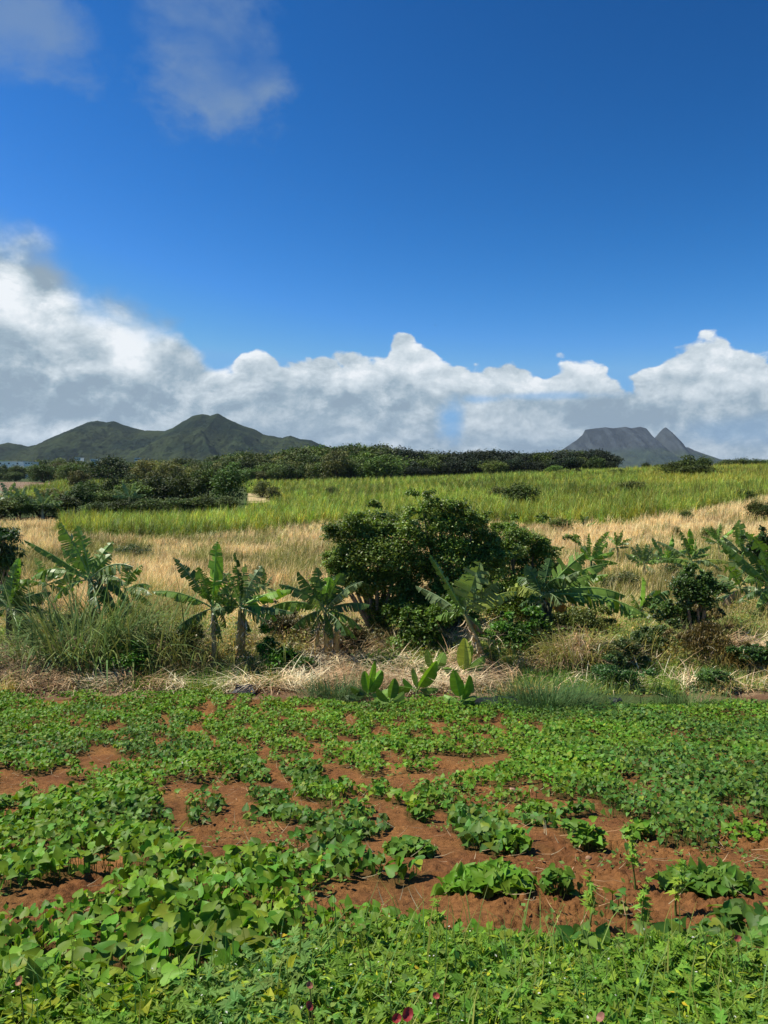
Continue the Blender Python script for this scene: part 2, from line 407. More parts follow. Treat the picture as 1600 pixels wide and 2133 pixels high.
# ------------------------------------------------------------------ materials (all read the colour the thing has from its mesh, then add procedural grain)
def attr_mat(name, rough=.7, spec=.3, transl=0., nscale=8., namt=.25, bump=0., bscale=30., objvar=0., tcol=(1.25, 1.3, .5), sheen=0.):
    m = bpy.data.materials.new(name); m.use_nodes = True; g = NB(m.node_tree)
    out = g.n('ShaderNodeOutputMaterial'); pb = g.n('ShaderNodeBsdfPrincipled')
    at = g.n('ShaderNodeAttribute', attribute_name='Col').outputs['Color']
    tc = g.n('ShaderNodeTexCoord').outputs['Object']
    nz = g.noise(tc, nscale, 5, .6)
    fac = g.ramp(nz, .3, .7, 1 - namt, 1 + namt, False)
    col = g.vm('SCALE', at, fac)
    if objvar:
        oi = g.n('ShaderNodeObjectInfo').outputs['Random']
        hs = g.n('ShaderNodeHueSaturation'); g.put(hs.inputs['Color'], col)
        g.put(hs.inputs['Hue'], g.ramp(oi, 0, 1, .5 - .025 * objvar, .5 + .02 * objvar, False))
        g.put(hs.inputs['Value'], g.ramp(g.m('FRACT', g.m('MULTIPLY', oi, 7.7)), 0, 1, 1 - .35 * objvar, 1 + .35 * objvar, False))
        col = hs.outputs[0]
    g.put(pb.inputs['Base Color'], col); pb.inputs['Roughness'].default_value = rough
    pb.inputs['Specular IOR Level'].default_value = spec
    if bump:
        bp = g.n('ShaderNodeBump'); bp.inputs['Strength'].default_value = bump; bp.inputs['Distance'].default_value = .02
        g.put(bp.inputs['Height'], g.noise(tc, bscale, 8, .65)); g.put(pb.inputs['Normal'], bp.outputs[0])
    if transl:
        tr = g.n('ShaderNodeBsdfTranslucent'); g.put(tr.inputs[0], g.vm('MULTIPLY', col, tcol))
        mx = g.n('ShaderNodeMixShader'); mx.inputs[0].default_value = transl
        g.nt.links.new(pb.outputs[0], mx.inputs[1]); g.nt.links.new(tr.outputs[0], mx.inputs[2]); g.nt.links.new(mx.outputs[0], out.inputs[0])
    else: g.nt.links.new(pb.outputs[0], out.inputs[0])
    return m
M_VINE = attr_mat('sweet_potato_leaf', .5, .22, .30, 25, .14)
M_WEED = attr_mat('weed_leaf', .6, .2, .32, 25, .12)
M_LEAF = attr_mat('shrub_leaf', .45, .5, .28, 2, .2)
M_TREE = attr_mat('tree_leaf', .6, .3, .15, .5, .25, objvar=1.)
M_BAN = attr_mat('banana_leaf', .42, .4, .28, 6, .15)
M_STEM = attr_mat('banana_stem', .7, .3, 0, 10, .3, bump=.5, bscale=25)
M_BARK = attr_mat('bark', .9, .2, 0, 6, .35, bump=.6)
M_GRASS = attr_mat('dry_grass', .7, .2, .25, .35, .10, tcol=(1.15, 1.1, .9))
M_CANE = attr_mat('sugar_cane_leaf', .55, .3, .25, .05, .12)
M_STRAW = attr_mat('dead_straw', .85, .15, .1, 1.5, .2, tcol=(1.1, 1.05, .9))
M_PLAST = attr_mat('black_plastic', .35, .5, 0, 8, .3)
M_PETAL = attr_mat('petal', .5, .3, .3, 20, .1, tcol=(1, 1, 1))
M_STONE = attr_mat('stone', .9, .2, 0, 20, .3, bump=.5, bscale=40)
M_WALL = attr_mat('painted_wall', .8, .2, 0, 1, .08)
M_BIRD = attr_mat('feather', .8, .2, 0, 10, .1)

# ------------------------------------------------------------------ the ground: one sheet to the horizon
GREENS = [(60,1180,90,40),(275,1155,60,22),(330,1290,90,50),(150,1330,120,40),(620,1185,70,50),(1260,1215,150,24),(1500,1190,110,55),
          (1400,1300,60,40),(700,1150,30,40),(440,1170,60,20),(560,1130,40,10),(200,1150,60,30),(1330,1165,80,22),(1560,1300,80,50)]
GA = np.array(GREENS, float)
def greenness(px, py, X, Y):
    w = (fbm(X / 2.5, Y / 2.5, 3, 12) - .5) * 1.2
    g = np.zeros(px.shape)
    for cx, cy, rx, ry in GA:
        g = np.maximum(g, 1 - sstep(np.hypot((px - cx) / rx, (py - cy) / ry) + w, .6, 1.2))
    g = np.maximum(g, .85 * sstep(fbm(X / 3.5 + 9, Y / 3.5, 4, 21), .50, .62))
    return g
C_GOLD = np.array([.62, .48, .25]); C_OLIVE = np.array([.16, .17, .045]); C_CANE = np.array([.20, .25, .035])
def cane_front(px):
    """photo row (ground) where the cane begins"""
    return np.interp(px, [0, 130, 300, 560, 640, 900, 1120, 1300, 1400, 1480, 1560, 1600], [1098, 1112, 1124, 1112, 1092, 1092, 1098, 1092, 1080, 1062, 1046, 1038])
def zones(X, Y, Z):
    """(cane, plough, yellow)"""
    px, py = project(X, Y, Z)
    n = (fbm(X / 6, Y / 6, 3, 61) - .5) * 14
    cane = (py + n < cane_front(px)) & (Y > 45) & (Y < 285)
    l1 = np.interp(px, [0, 260, 520], [1056, 1022, 1015]); l2 = np.interp(px, [0, 60, 120, 240, 520], [1040, 1020, 1008, 1000, 1000])
    left = px < 515
    cane = np.where(left, ((py + n < cane_front(px)) & (Y > 60) & (Y < 98) & (px > 125)) | ((py < l1) & (py > l2) & (Y < 285)), cane)
    plough = (left & (px < 160) & (py <= l2) & (Y > 120)) | ((px > 330) & (px < 640) & (Y > 215) & (Y < 262))
    cane &= ~plough
    cane &= ~((px > 515) & (px < 565) & (Y > 115) & (Y < 165))
    yellow = (px > 1330) & (Y > 130) & (vn(X / 30, Y / 12, 4) > .35)
    return cane, plough & (Y < 300), yellow
def build_ground():
    uu = np.concatenate([np.linspace(-6, -.75, 26), np.linspace(-.72, -.6, 10), np.linspace(-.59, .59, 560), np.linspace(.6, .72, 10), np.linspace(.75, 6, 26)])
    Yr = np.concatenate([np.linspace(-60, .5, 24), np.exp(np.linspace(math.log(.9), math.log(17.5), 640)), np.exp(np.linspace(math.log(17.7), math.log(330), 330)), np.exp(np.linspace(math.log(345), math.log(9400), 60))])
    W = np.where(Yr > 0, Yr + .0, 0) + np.where(Yr > 2, 0, 2 - Yr) 
    W = np.maximum(np.abs(Yr), 2.0)
    U, YY = np.meshgrid(uu, Yr); X = U * W[:, None]
    Z = gz(X, YY)
    px, py = project(X, YY, Z)
    sm = soil_mask(px, py, X, YY)
    near = 1 - sstep(YY, 15.3, 16.2)
    cl = np.abs(fbm(X / .11, YY / .11, 5, 3, .65) - .5) * 2
    cl2 = sstep(fbm(X / .05, YY / .05, 3, 4, .7), .5, .75) * sstep(vn(X / .7, YY / .7, 6), .3, .8)
    mound = (fbm(X / .55, YY / .55, 3, 8) - .5)
    Z = Z + near * (mound * .12 + (1 - cl) * .03 + cl2 * .03 - .03) * sstep(YY, .5, 2)
    mid = sstep(YY, 16, 18) * (1 - sstep(YY, 60, 120))
    Z = Z + mid * (fbm(X / .8, YY / .8, 3, 33) - .5) * .18
    # colours of the materials themselves
    soil = np.array([.235, .112, .036]); soil2 = np.array([.105, .040, .017])
    t = fbm(X / .5, YY / .5, 4, 14)[..., None]
    C = soil * (1 - t) + soil2 * t + np.zeros_like(X)[..., None]
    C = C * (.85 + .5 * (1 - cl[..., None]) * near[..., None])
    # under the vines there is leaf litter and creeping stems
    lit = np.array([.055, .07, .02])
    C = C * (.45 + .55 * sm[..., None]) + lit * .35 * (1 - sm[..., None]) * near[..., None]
    edge = sstep(field_edge(px) - py, -2, 6)[..., None] * (YY > 10)[..., None]
    straw = np.array([.27, .19, .11]); brown = np.array([.16, .09, .05])
    tt = sstep(fbm(X / 1.2, YY / 1.2, 4, 41), .4, .62)[..., None]
    C = C * (1 - edge) + (straw * tt + brown * (1 - tt)) * edge
    ge = edge * sstep(fbm(X / 1.1, YY / 1.1, 3, 201) + .12 * (px > 1040), .46, .6)[..., None]
    C = C * (1 - ge) + np.array([.06, .085, .025]) * ge
    g = greenness(px, py, X, YY)[..., None]
    grass = C_GOLD * .75 * (1 - g) + C_OLIVE * .8 * g
    a = sstep(YY, 18.5, 21)[..., None]; C = C * (1 - a) + grass * a
    cane, pl, yel = zones(X, YY, Z)
    C = np.where(cane[..., None], C_CANE * .55, C)
    thick = ((px < 515) & (YY > np.where(px < 130, 96, 66)) & ~cane & ~pl)[..., None]
    C = np.where(thick, np.array([.055, .075, .022]), C)
    C = np.where(pl[..., None], np.array([.235, .165, .11]) * (.8 + .4 * vn(X / 3, YY / 1.1, 5)[..., None]), C)
    farg = np.array([.06, .085, .03]) * (.6 + .8 * fbm(X / 60, YY / 60, 4, 51)[..., None])
    b_ = sstep(YY, 290, 330)[..., None]; C = C * (1 - b_) + farg * b_
    b = Batch(); nr, nc = X.shape
    idx = np.arange(nr * nc).reshape(nr, nc)
    Fc = np.stack([idx[:-1, :-1], idx[:-1, 1:], idx[1:, 1:], idx[1:, :-1]], -1).reshape(-1, 4)
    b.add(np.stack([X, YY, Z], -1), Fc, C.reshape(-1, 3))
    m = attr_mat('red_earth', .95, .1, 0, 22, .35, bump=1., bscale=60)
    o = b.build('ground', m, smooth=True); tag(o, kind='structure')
build_ground()

# ------------------------------------------------------------------ far mountains
def mountain(name, sil, Y0, depth, col_lo, col_hi, rock, seed, front_pow, rough, base=-40, dx=2.0):
    sx = np.array([p[0] for p in sil], float); sy = np.array([p[1] for p in sil], float)
    xs = np.arange(sx[0], sx[-1] + .1, dx); n = len(xs)
    crest = np.interp(xs, sx, sy)
    H = CAMZ + Y0 * (SN + (1066.5 - crest) / F * CS) / (CS - (1066.5 - crest) / F * SN) - base
    ts = np.concatenate([np.linspace(0, 1, 110), np.linspace(1.02, 2, 24)])
    Tt, I = np.meshgrid(ts, np.arange(n), indexing='ij')
    Yg = Y0 + (Tt - 1) * depth; px = xs[I]
    X = (px - 800) / F * Y0 / CS * (1 + 0 * Yg)
    h = H[I]
    s = np.where(Tt <= 1, np.clip(Tt, 0, 1) ** front_pow, np.clip(2 - Tt, 0, 1) ** 1.2)
    k = 260. if rock < .5 else 330.
    rid = 1 - np.abs(2 * fbm(X / k + Tt * .9, Yg / (k * 3) + 3, 4, seed) - 1)
    sp = np.clip(4 * s * (1 - s), 0, 1)
    Z = base + h * (s + (rid - .72) * rough * sp)
    tex = fbm(X / 16, Yg / 16, 4, seed + 3) - .5
    Z = Z + tex * (16 if rock < .5 else 8) * np.clip(sp * 2, 0.3, 1)
    c1 = np.array(col_lo); c2 = np.array(col_hi)  # cloud shade over the slopes is put into these low colours
    m_ = sstep(fbm(X / 150, Yg / 120, 5, seed + 9), .38, .62)[..., None]
    hh = np.clip((Z - base) / H.max(), 0, 1)[..., None]
    C = c1 * (1 - m_) + c2 * m_
    sp2 = sstep(fbm(X / 25, Yg / 30, 3, seed + 19), .55, .75)[..., None]
    C = C * (1 + .5 * sp2 * (1 - hh))
    if rock:
        str_ = sstep(fbm(X / 22, Z / 140, 4, seed + 5), .42, .6)[..., None]
        rc = np.array([.040, .048, .052]) * (.75 + .45 * str_)
        w = (sstep(hh[..., 0] + .25 * (fbm(X / 90, Z / 60, 3, 8) - .5), .42, .6) * rock)[..., None]
        C = C * (1 - w) + rc * w
    b = Batch(); nr, nc = X.shape; idx = np.arange(nr * nc).reshape(nr, nc)
    Fc = np.stack([idx[:-1, :-1], idx[:-1, 1:], idx[1:, 1:], idx[1:, :-1]], -1).reshape(-1, 4)
    b.add(np.stack([X, Yg, Z], -1), Fc, C.reshape(-1, 3))
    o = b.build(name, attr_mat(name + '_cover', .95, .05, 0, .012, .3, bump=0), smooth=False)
    tag(o, kind='structure'); return o
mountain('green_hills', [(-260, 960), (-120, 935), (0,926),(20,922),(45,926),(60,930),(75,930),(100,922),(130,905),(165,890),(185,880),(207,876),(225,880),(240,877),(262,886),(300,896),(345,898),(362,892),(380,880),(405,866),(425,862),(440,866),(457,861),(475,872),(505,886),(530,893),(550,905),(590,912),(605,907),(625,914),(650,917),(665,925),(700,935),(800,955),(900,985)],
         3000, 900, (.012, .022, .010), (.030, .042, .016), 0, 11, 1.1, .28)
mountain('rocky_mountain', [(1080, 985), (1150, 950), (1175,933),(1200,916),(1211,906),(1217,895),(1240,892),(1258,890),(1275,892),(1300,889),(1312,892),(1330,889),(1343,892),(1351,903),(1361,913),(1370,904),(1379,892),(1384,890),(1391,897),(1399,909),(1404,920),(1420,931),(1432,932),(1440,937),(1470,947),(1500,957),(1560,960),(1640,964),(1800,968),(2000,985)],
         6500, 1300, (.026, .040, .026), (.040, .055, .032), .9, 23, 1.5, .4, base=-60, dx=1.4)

# ------------------------------------------------------------------ sweet potato vines and weeds
SUNH = math.atan2(sun_dir.y, sun_dir.x)
def vine_leaves(b, X, Y, h, size, col, r, tilt=.52):
    N = len(X)
    z = gz(X, Y) + (fbm(X / .55, Y / .55, 3, 8) - .5) * .12
    zz = z + h * (.25 + .75 * r.random(N) ** .7)
    yaw = r.random(N) * 2 * np.pi
    R = rot(yaw, r.normal(-.25, tilt, N), r.normal(0, tilt, N))
    tx, ty = .32, -.22          # blades turned a little to the light and outward
    Rx = np.array([[1, 0, 0], [0, math.cos(tx), -math.sin(tx)], [0, math.sin(tx), math.cos(tx)]]); Ry = np.array([[math.cos(ty), 0, math.sin(ty)], [0, 1, 0], [-math.sin(ty), 0, math.cos(ty)]])
    R = np.einsum('ij,jk,nkl->nil', Rx, Ry, R)
    Pn = np.stack([X, Y, zz], 1)
    b.scatter(T_HEART, Pn, R, size, col)
    # petioles
    near = np.where(Y < 7)[0]
    if len(near):
        q = Pn[near]; R2 = rot(yaw[near] + np.pi, np.full(len(near), .35))
        L = h[near] if np.ndim(h) else np.full(len(near), h)
        q0 = q.copy(); q0[:, 2] -= L * .75
        S = np.stack([np.full(len(near), .007), L * .8, L * .8], 1)
        b.scatter(T_BL2[0], q0, R2, S, np.tile([.10, .16, .04], (len(near), 1)))

def build_field():
    r = np.random.default_rng(3)
    Ymin, Ymax, Um = 1.9, 17.2, .62
    A = Um * (Ymax ** 2 - Ymin ** 2)
    n = int(A * 1000)
    Y = np.sqrt(Ymin ** 2 + r.random(n) * (Ymax ** 2 - Ymin ** 2)); X = (r.random(n) * 2 - 1) * Um * Y
    px, py = project(X, Y, gz(X, Y))
    sm = soil_mask(px, py, X, Y)
    weed_edge = np.interp(px, [-300, 0, 350, 480, 650, 900, 1250, 1600], [2135, 2135, 2110, 2030, 1985, 1985, 2010, 2030]) + 26 * (fbm(X / .3, Y / .3, 2, 90) - .5) * 2
    fe = field_edge(px)
    ok = (sm < .45) & (py > fe) & (py < weed_edge + 30)
    # near the far right the leaves stand closer
    keep = r.random(n) < np.where(Y > 9, .75, np.where(Y < 5, .62, .75))
    ok &= keep
    X, Y, px, py, sm = X[ok], Y[ok], px[ok], py[ok], sm[ok]
    N = len(X)
    big = sstep(vn(X / .8, Y / .8, 71) + .35 * (px < 600) * (py > 1690), .45, .95)
    size = np.where(Y < 7, .041 + .027 * big, .043 + .014 * big) * (.75 + .5 * r.random(N))
    h = (.035 + .085 * (1 - sm)) * (.6 + .8 * vn(X / .5, Y / .5, 72))
    h *= np.where(px < 500, 1.15, 1.)
    g1 = np.array([.135, .265, .020]); g2 = np.array([.092, .190, .028]); g3 = np.array([.24, .32, .03])
    cool = sstep(fbm(X / 1.6, Y / 1.6, 3, 73) + .28 * sstep(px, 750, 1300) - .05, .45, .72)[:, None]
    C = g1 * (1 - cool) + g2 * cool
    yl = (r.random(N) < .10 + .12 * vn(X / .4, Y / .4, 75))[:, None]
    C = np.where(yl, C * .5 + g3 * .5, C)
    C = jit(C, N, .36, .12, r) * (.72 + .5 * vn(X / .18, Y / .18, 79))[:, None]
    b = Batch(); vine_leaves(b, X, Y, h, size, C, r)
    o = b.build('sweet_potato_vines', M_VINE, smooth=True); tag(o, 'dense green heart-leaved vines covering the red earth in patches', 'vines', kind='stuff')
    # weeds along the near edge
    n = 46000
    Ymin, Ymax = 1.45, 3.6
    Y = np.sqrt(Ymin ** 2 + r.random(n) * (Ymax ** 2 - Ymin ** 2)); X = (r.random(n) * 2 - 1) * .68 * Y
    px, py = project(X, Y, gz(X, Y))
    we = np.interp(px, [-300, 0, 350, 480, 650, 900, 1250, 1600], [2130, 2130, 2105, 2030, 1985, 1985, 2010, 2030]) + 40 * (fbm(X / .3, Y / .3, 2, 90) - .5) * 2
    ok = (py > we - 4)
    ok &= r.random(n) < .95
    X, Y, px = X[ok], Y[ok], px[ok]; N = len(X)
    hh = .05 + .13 * vn(X / .35, Y / .35, 91)
    z = gz(X, Y) + hh * r.random(N) ** .6
    typ = r.random(N) + .5 * (vn(X / .5, Y / .5, 92) - .5)
    b = Batch(); yaw = r.random(N) * 2 * np.pi
    R = rot(yaw, r.normal(-.35, .5, N), r.normal(0, .5, N)); Pn = np.stack([X, Y, z], 1)
    cg = np.array([.155, .28, .028]); cy = np.array([.32, .42, .03]); cb = np.array([.16, .28, .065])
    w = sstep(vn(X / .45, Y / .45, 93), .45, .8)[:, None]
    C = jit(cg * (1 - w) + cb * w, N, .25, .1, r)
    k = typ < .62; b.scatter(T_LOBED, Pn[k], R[k], .026 + .030 * r.random(k.sum()), C[k])
    k = (typ >= .62) & (typ < .85)
    b.scatter(T_LONG, Pn[k], R[k], .024 + .026 * r.random(k.sum()), jit(cy, k.sum(), .3, .1, r))
    k = (typ >= .85) & (px < 620); b.scatter(T_HEART, Pn[k], R[k], .035 + .03 * r.random(k.sum()), jit(cy * .8, k.sum(), .3, .1, r))
    k = (typ >= .85) & (px >= 620); b.scatter(T_DIAM, Pn[k], R[k], .02 + .02 * r.random(k.sum()), jit(cb * 1.2, k.sum(), .3, .1, r))
    # thin stems and grass blades between them
    k = r.random(N) < .07; q = Pn[k].copy(); q[:, 2] = gz(q[:, 0], q[:, 1]); n2 = k.sum()
    for i, T in enumerate(T_BL):
        kk = np.arange(n2) % 4 == i; c = kk.sum()
        S = np.stack([.004 + .004 * r.random(c), .12 + .2 * r.random(c), .12 + .2 * r.random(c)], 1)
        S[:, 2] = S[:, 1]
        b.scatter(T, q[kk], rot(r.random(c) * 6.28, r.normal(0, .25, c)), S, jit(np.array([.19, .27, .06]), c, .3, .15, r))
    # tiny pale flower heads
    k = r.random(N) < .012; q = Pn[k].copy(); q[:, 2] += .03; c = k.sum()
    b.scatter(T_DIAM, q, rot(r.random(c) * 6.28, r.normal(0, .4, c)), .008 + .006 * r.random(c), np.tile([.75, .74, .66], (c, 1)))
    k = r.random(N) < .0015; q = Pn[k].copy(); q[:, 2] += .03; c = k.sum()
    b.scatter(T_HEART, q, rot(r.random(c) * 6.28, r.normal(0, .4, c)), .016 + .01 * r.random(c), np.tile([.62, .45, .03], (c, 1)))
    o = b.build('weeds', M_WEED); tag(o, 'mixed lobed-leaf weeds and fine stems along the near edge of the field', 'weeds', kind='stuff')
    # tiny seedlings coming up on the bare soil
    n = 5200; Y = np.sqrt(6 + r.random(n) * 170); X = (r.random(n) * 2 - 1) * .56 * Y
    px, py = project(X, Y, gz(X, Y)); ok = (soil_mask(px, py, X, Y) > .55) & (vn(X / .5, Y / .5, 95) > .5); X, Y = X[ok], Y[ok]; c = len(X)
    b = Batch()
    for _ in range(4):
        Pn = np.stack([X + r.normal(0, .018, c), Y + r.normal(0, .018, c), gz(X, Y) + (fbm(X / .55, Y / .55, 3, 8) - .5) * .12 + .025 + .025 * r.random(c)], 1)
        b.scatter(T_DIAM, Pn, rot(r.random(c) * 6.28, r.normal(0, .5, c), r.normal(0, .4, c)), .018 + .022 * r.random(c), jit(np.array([.16, .25, .05]), c, .35, .15, r))
    o = b.build('seedlings', M_WEED); tag(o, 'tiny green seedlings sprinkled over the bare soil', 'seedlings', kind='stuff')
    # straw litter on the soil
    n = 2600; Y = np.sqrt(9 + r.random(n) * 220); X = (r.random(n) * 2 - 1) * .56 * Y
    px, py = project(X, Y, gz(X, Y)); ok = (soil_mask(px, py, X, Y) > .6) & (py > field_edge(px)); X, Y = X[ok], Y[ok]; c = len(X)
    b = Batch(); Pn = np.stack([X, Y, gz(X, Y) + (fbm(X / .55, Y / .55, 3, 8) - .5) * .12 + .02], 1)
    S = np.stack([np.full(c, .005), .06 + .1 * r.random(c), .06 + .1 * r.random(c)], 1); S[:, 2] = S[:, 1]
    b.scatter(T_BL2[0], Pn, rot(r.random(c) * 6.28, 1.45 + .1 * r.random(c)), S, jit(np.array([.36, .27, .16]), c, .4, .1, r))
    o = b.build('straw_litter', M_STRAW); tag(o, 'loose pale straw scattered on the bare red soil', 'straw', kind='stuff')
build_field()

def clump(px, py, rx, ry, n, size, col, label, h=.10, seed=0):
    """one vine plant standing alone on the soil"""
    r = np.random.default_rng(seed + 100)
    c = hit(px, py + ry * .55); Yc = c[1]
    wx = rx * Yc / F; wy = wx * .75
    th = r.random(n) * 2 * np.pi; q = np.sqrt(r.random(n)) * (.75 + .35 * vn(th * 1.3, th * 0 + seed, 5))
    X = c[0] + np.cos(th) * q * wx; Y = c[1] + np.sin(th) * q * wy
    hh = h * (1.05 - .75 * q ** 2)
    b = Batch(); vine_leaves(b, X, Y, hh, size * .85 * (.7 + .6 * r.random(n)), jit(np.array(col), n, .25, .08, r), r)
    o = b.build('vine_plant', M_VINE, loc=c, smooth=True); tag(o, label, 'vine plant', 'vine plants standing alone on the bare soil')
G1 = (.14, .275, .022); G2 = (.11, .215, .026)
clump(1020, 1838, 100, 36, 420, .07, G1, 'broad low vine mound with large bright leaves just above the weeds, centre right', seed=1)
clump(1470, 1832, 108, 36, 420, .065, G2, 'wide vine mound on bare soil near the right edge of the picture', seed=2)
clump(1222, 1752, 38, 24, 90, .065, G1, 'small upright vine plant alone in the middle of the bare soil', .2, seed=3)
clump(855, 1762, 64, 32, 240, .06, G2, 'dark vine mound left of the bare soil with soil showing all around it', seed=4)
clump(1070, 1762, 36, 20, 80, .06, G1, 'short tuft of vine leaves at the end of a row above the broad mound', .16, seed=5)
clump(1115, 1690, 50, 16, 90, .055, G1, 'thin trailing vine strand lying on soil right of the stone', .12, seed=6)
clump(1330, 1735, 36, 16, 70, .055, G1, 'small flat vine plant right of the small upright one', .12, seed=7)
clump(1165, 1850, 40, 22, 70, .05, G2, 'low leafy seedling patch between the two wide mounds, left side', .14, seed=8)
clump(1555, 1740, 60, 14, 90, .05, G1, 'thin vine strand on soil at the right edge of the picture', .12, seed=9)

def spindly(px, py, hpx, label, seed):
    r = np.random.default_rng(seed); c = hit(px, py); H = hpx * c[1] / F
    root = empty('spindly_weed', c, label, 'weed', 'spindly weeds standing up in the field')
    b = Batch(); zs = np.linspace(0, 1, 9)
    pts = np.stack([.06 * np.sin(zs * 3 + seed) * H, .03 * np.cos(zs * 4) * H, zs * H - .02], 1)
    tube(b, pts, .006 * (1.1 - zs), (.16, .24, .06), 5); b.build('stem', M_WEED, root)
    b = Batch(); n = 22; t = .25 + .75 * r.random(n); Pn = np.stack([np.interp(t, zs, pts[:, 0]), np.interp(t, zs, pts[:, 1]), t * H], 1)
    b.scatter(T_LOBED, Pn, rot(r.random(n) * 6.28, r.normal(-.1, .4, n), r.normal(0, .3, n)), (.035 + .035 * r.random(n)) * (1.2 - t * .6), jit(np.array([.22, .36, .04]), n, .25, .1, r))
    b.build('leaves', M_WEED, root)
spindly(1225, 1920, 110, 'spindly lobed-leaf weed standing before bare soil, left of the tallest one', 1)
spindly(1318, 1850, 150, 'tallest thin weed rising over the bare soil', 2)
spindly(1345, 1960, 140, 'thin pale-stemmed weed below the wide right-hand vine mound', 3)
spindly(1415, 1900, 120, 'thin weed with bare arching tip against the wide right-hand vine mound', 4)
spindly(905, 1975, 110, 'leafy upright weed at the left end of the lowest soil strip', 5)

# ------------------------------------------------------------------ small things on the field
def cupped(name, px, py, Y, rad, col, label, cat, mat, group=None, zoff=.0, seed=0):
    r = np.random.default_rng(seed); c = P(px, py, Y)
    n, m = 10, 3; V = [[0, 0, 0]]; Fc = []
    for i in range(1, m + 1):
        for j in range(n):
            a = 2 * math.pi * j / n; q = i / m; rr = rad * q * (1 + .12 * math.sin(2 * a + seed))
            V.append([rr * math.cos(a), rr * math.sin(a), rad * .45 * q * q + rad * .08 * math.sin(3 * a)])
    b = Batch(); V = np.array(V)
    R = rot(np.array([r.random() * 6.28]), np.array([.9 + .3 * r.random()]))[0]
    R = rot(np.array([r.normal(0, .5)]), np.array([.9]))[0]
    V = V @ R.T + c
    b.add(V, [[0, 1 + j, 1 + (j + 1) % n] for j in range(n)], np.array(col) * .8)
    base = b.n - len(V)
    q4 = [[1 + i * n + j, 1 + (i + 1) * n + j, 1 + (i + 1) * n + (j + 1) % n, 1 + i * n + (j + 1) % n] for i in range(m - 1) for j in range(n)]
    b.Fs.append(np.array(q4) + base)
    # stalk
    st = c + np.array([0, .0, 0]); gzv = float(gz(c[0], c[1]))
    tube(b, [st, [c[0] + .01, c[1], (c[2] + gzv) / 2], [c[0], c[1] + .02, gzv]], [.002, .002, .003], (.2, .2, .06), 5)
    o = b.build(name, mat, smooth=True, loc=c); tag(o, label, cat, group)
RED = (.42, .045, .045)
for k, (px, py, rad, col, lab) in enumerate([(848, 2113, .017, RED, 'larger right one of two dark red cupped leaves at the bottom edge'), (826, 2121, .013, RED, 'left one of two dark red cupped leaves at the bottom edge'),
        (909, 2074, .010, (.50, .10, .07), 'small salmon red leaf in weeds above the pair of dark red ones'), (645, 2052, .010, (.40, .16, .10), 'small dull red leaf among weeds left of centre, upper one'),
        (643, 2096, .012, (.33, .06, .05), 'small dark red leaf among weeds left of centre, lower one'), (41, 2043, .012, (.5, .2, .1), 'orange-pink leaf in weeds at the far left'),
        (1254, 2120, .014, (.48, .22, .16), 'pale pinkish cupped leaf in weeds at the bottom right'), (1536, 1535 + 420, .012, (.4, .1, .07), 'dull red leaf by the small soil gap near the right edge')]):
    cupped('red_leaf', px, py, 2.05 if py > 2090 else (2.2 if py > 2000 else 2.6), rad, col, lab, 'leaf', M_PETAL, 'red leaves among the near weeds', seed=k)
c = hit(385, 1600); yf = c[1]
cupped('white_flower', 385, 1587, yf - .1, .04, (.9, .9, .9), 'single white trumpet flower above the vines left of the wide bare patch', 'flower', M_PETAL, seed=40)
def stone(px, py, w, label, col, seed):
    r = np.random.default_rng(seed); c = hit(px, py); s = w * c[1] / F / 2
    n, m = 12, 7; V = []; 
    for i in range(m + 1):
        ph = math.pi * i / m
        for j in range(n):
            a = 2 * math.pi * j / n; d = np.array([math.sin(ph) * math.cos(a), math.sin(ph) * math.sin(a) * .8, math.cos(ph) * .7])
            V.append(d * s * (1 + .25 * (vn(d[0] * 2 + seed, d[1] * 2 + d[2] * 2, seed) - .5)))
    b = Batch(); b.add(np.array(V) + c + [0, 0, s * .55], [[i * n + j, i * n + (j + 1) % n, (i + 1) * n + (j + 1) % n, (i + 1) * n + j] for i in range(m) for j in range(n)], np.array(col))
    tag(b.build('stone', M_STONE, smooth=True, loc=c), label, 'stone')
stone(1067, 1652, 17, 'rounded pinkish stone on the soil between two vine rows', (.42, .26, .18), 1)
stone(1226, 1792, 15, 'small tan stone just below the small upright vine plant', (.34, .2, .12), 2)
stone(1372, 1700, 14, 'pale flat stone near the top right of the bare soil', (.4, .27, .18), 3)

def plastic(px, py, w, d, label, seed):
    c = hit(px, py); s = w * c[1] / F; n = 12
    g_ = np.linspace(-.5, .5, n); U, V_ = np.meshgrid(g_, g_)
    X = c[0] + U * s * (1 + .2 * np.sin(V_ * 5 + seed)); Y = c[1] + V_ * d
    Z = gz(X, Y) + .05 + .2 * fbm(U * 3 + seed, V_ * 3, 3, seed) * (1 - np.abs(V_) * 1.2) + V_ * .10
    b = Batch(); idx = np.arange(n * n).reshape(n, n)
    b.add(np.stack([X, Y, Z], -1), np.stack([idx[:-1, :-1], idx[:-1, 1:], idx[1:, 1:], idx[1:, :-1]], -1).reshape(-1, 4), (.018, .018, .022))
    tag(b.build('plastic_sheet', M_PLAST, smooth=True, loc=c), label, 'plastic sheet', 'scraps of black plastic in the straw bank')
plastic(510, 1415, 46, .5, 'crumpled black plastic scrap in straw below the two-stemmed banana plants', 1)
plastic(170, 1428, 44, .45, 'black plastic scrap in brown straw near the left edge', 2)
plastic(1035, 1474, 90, .35, 'flat strip of black plastic under the straw heap right of the young bananas', 3)
plastic(1282, 1474, 24, .3, 'tiny black plastic scrap at the foot of the brown straw streak', 4)
plastic(510, 1446, 44, .3, 'low black plastic scrap peeping out at the straw front edge', 5)

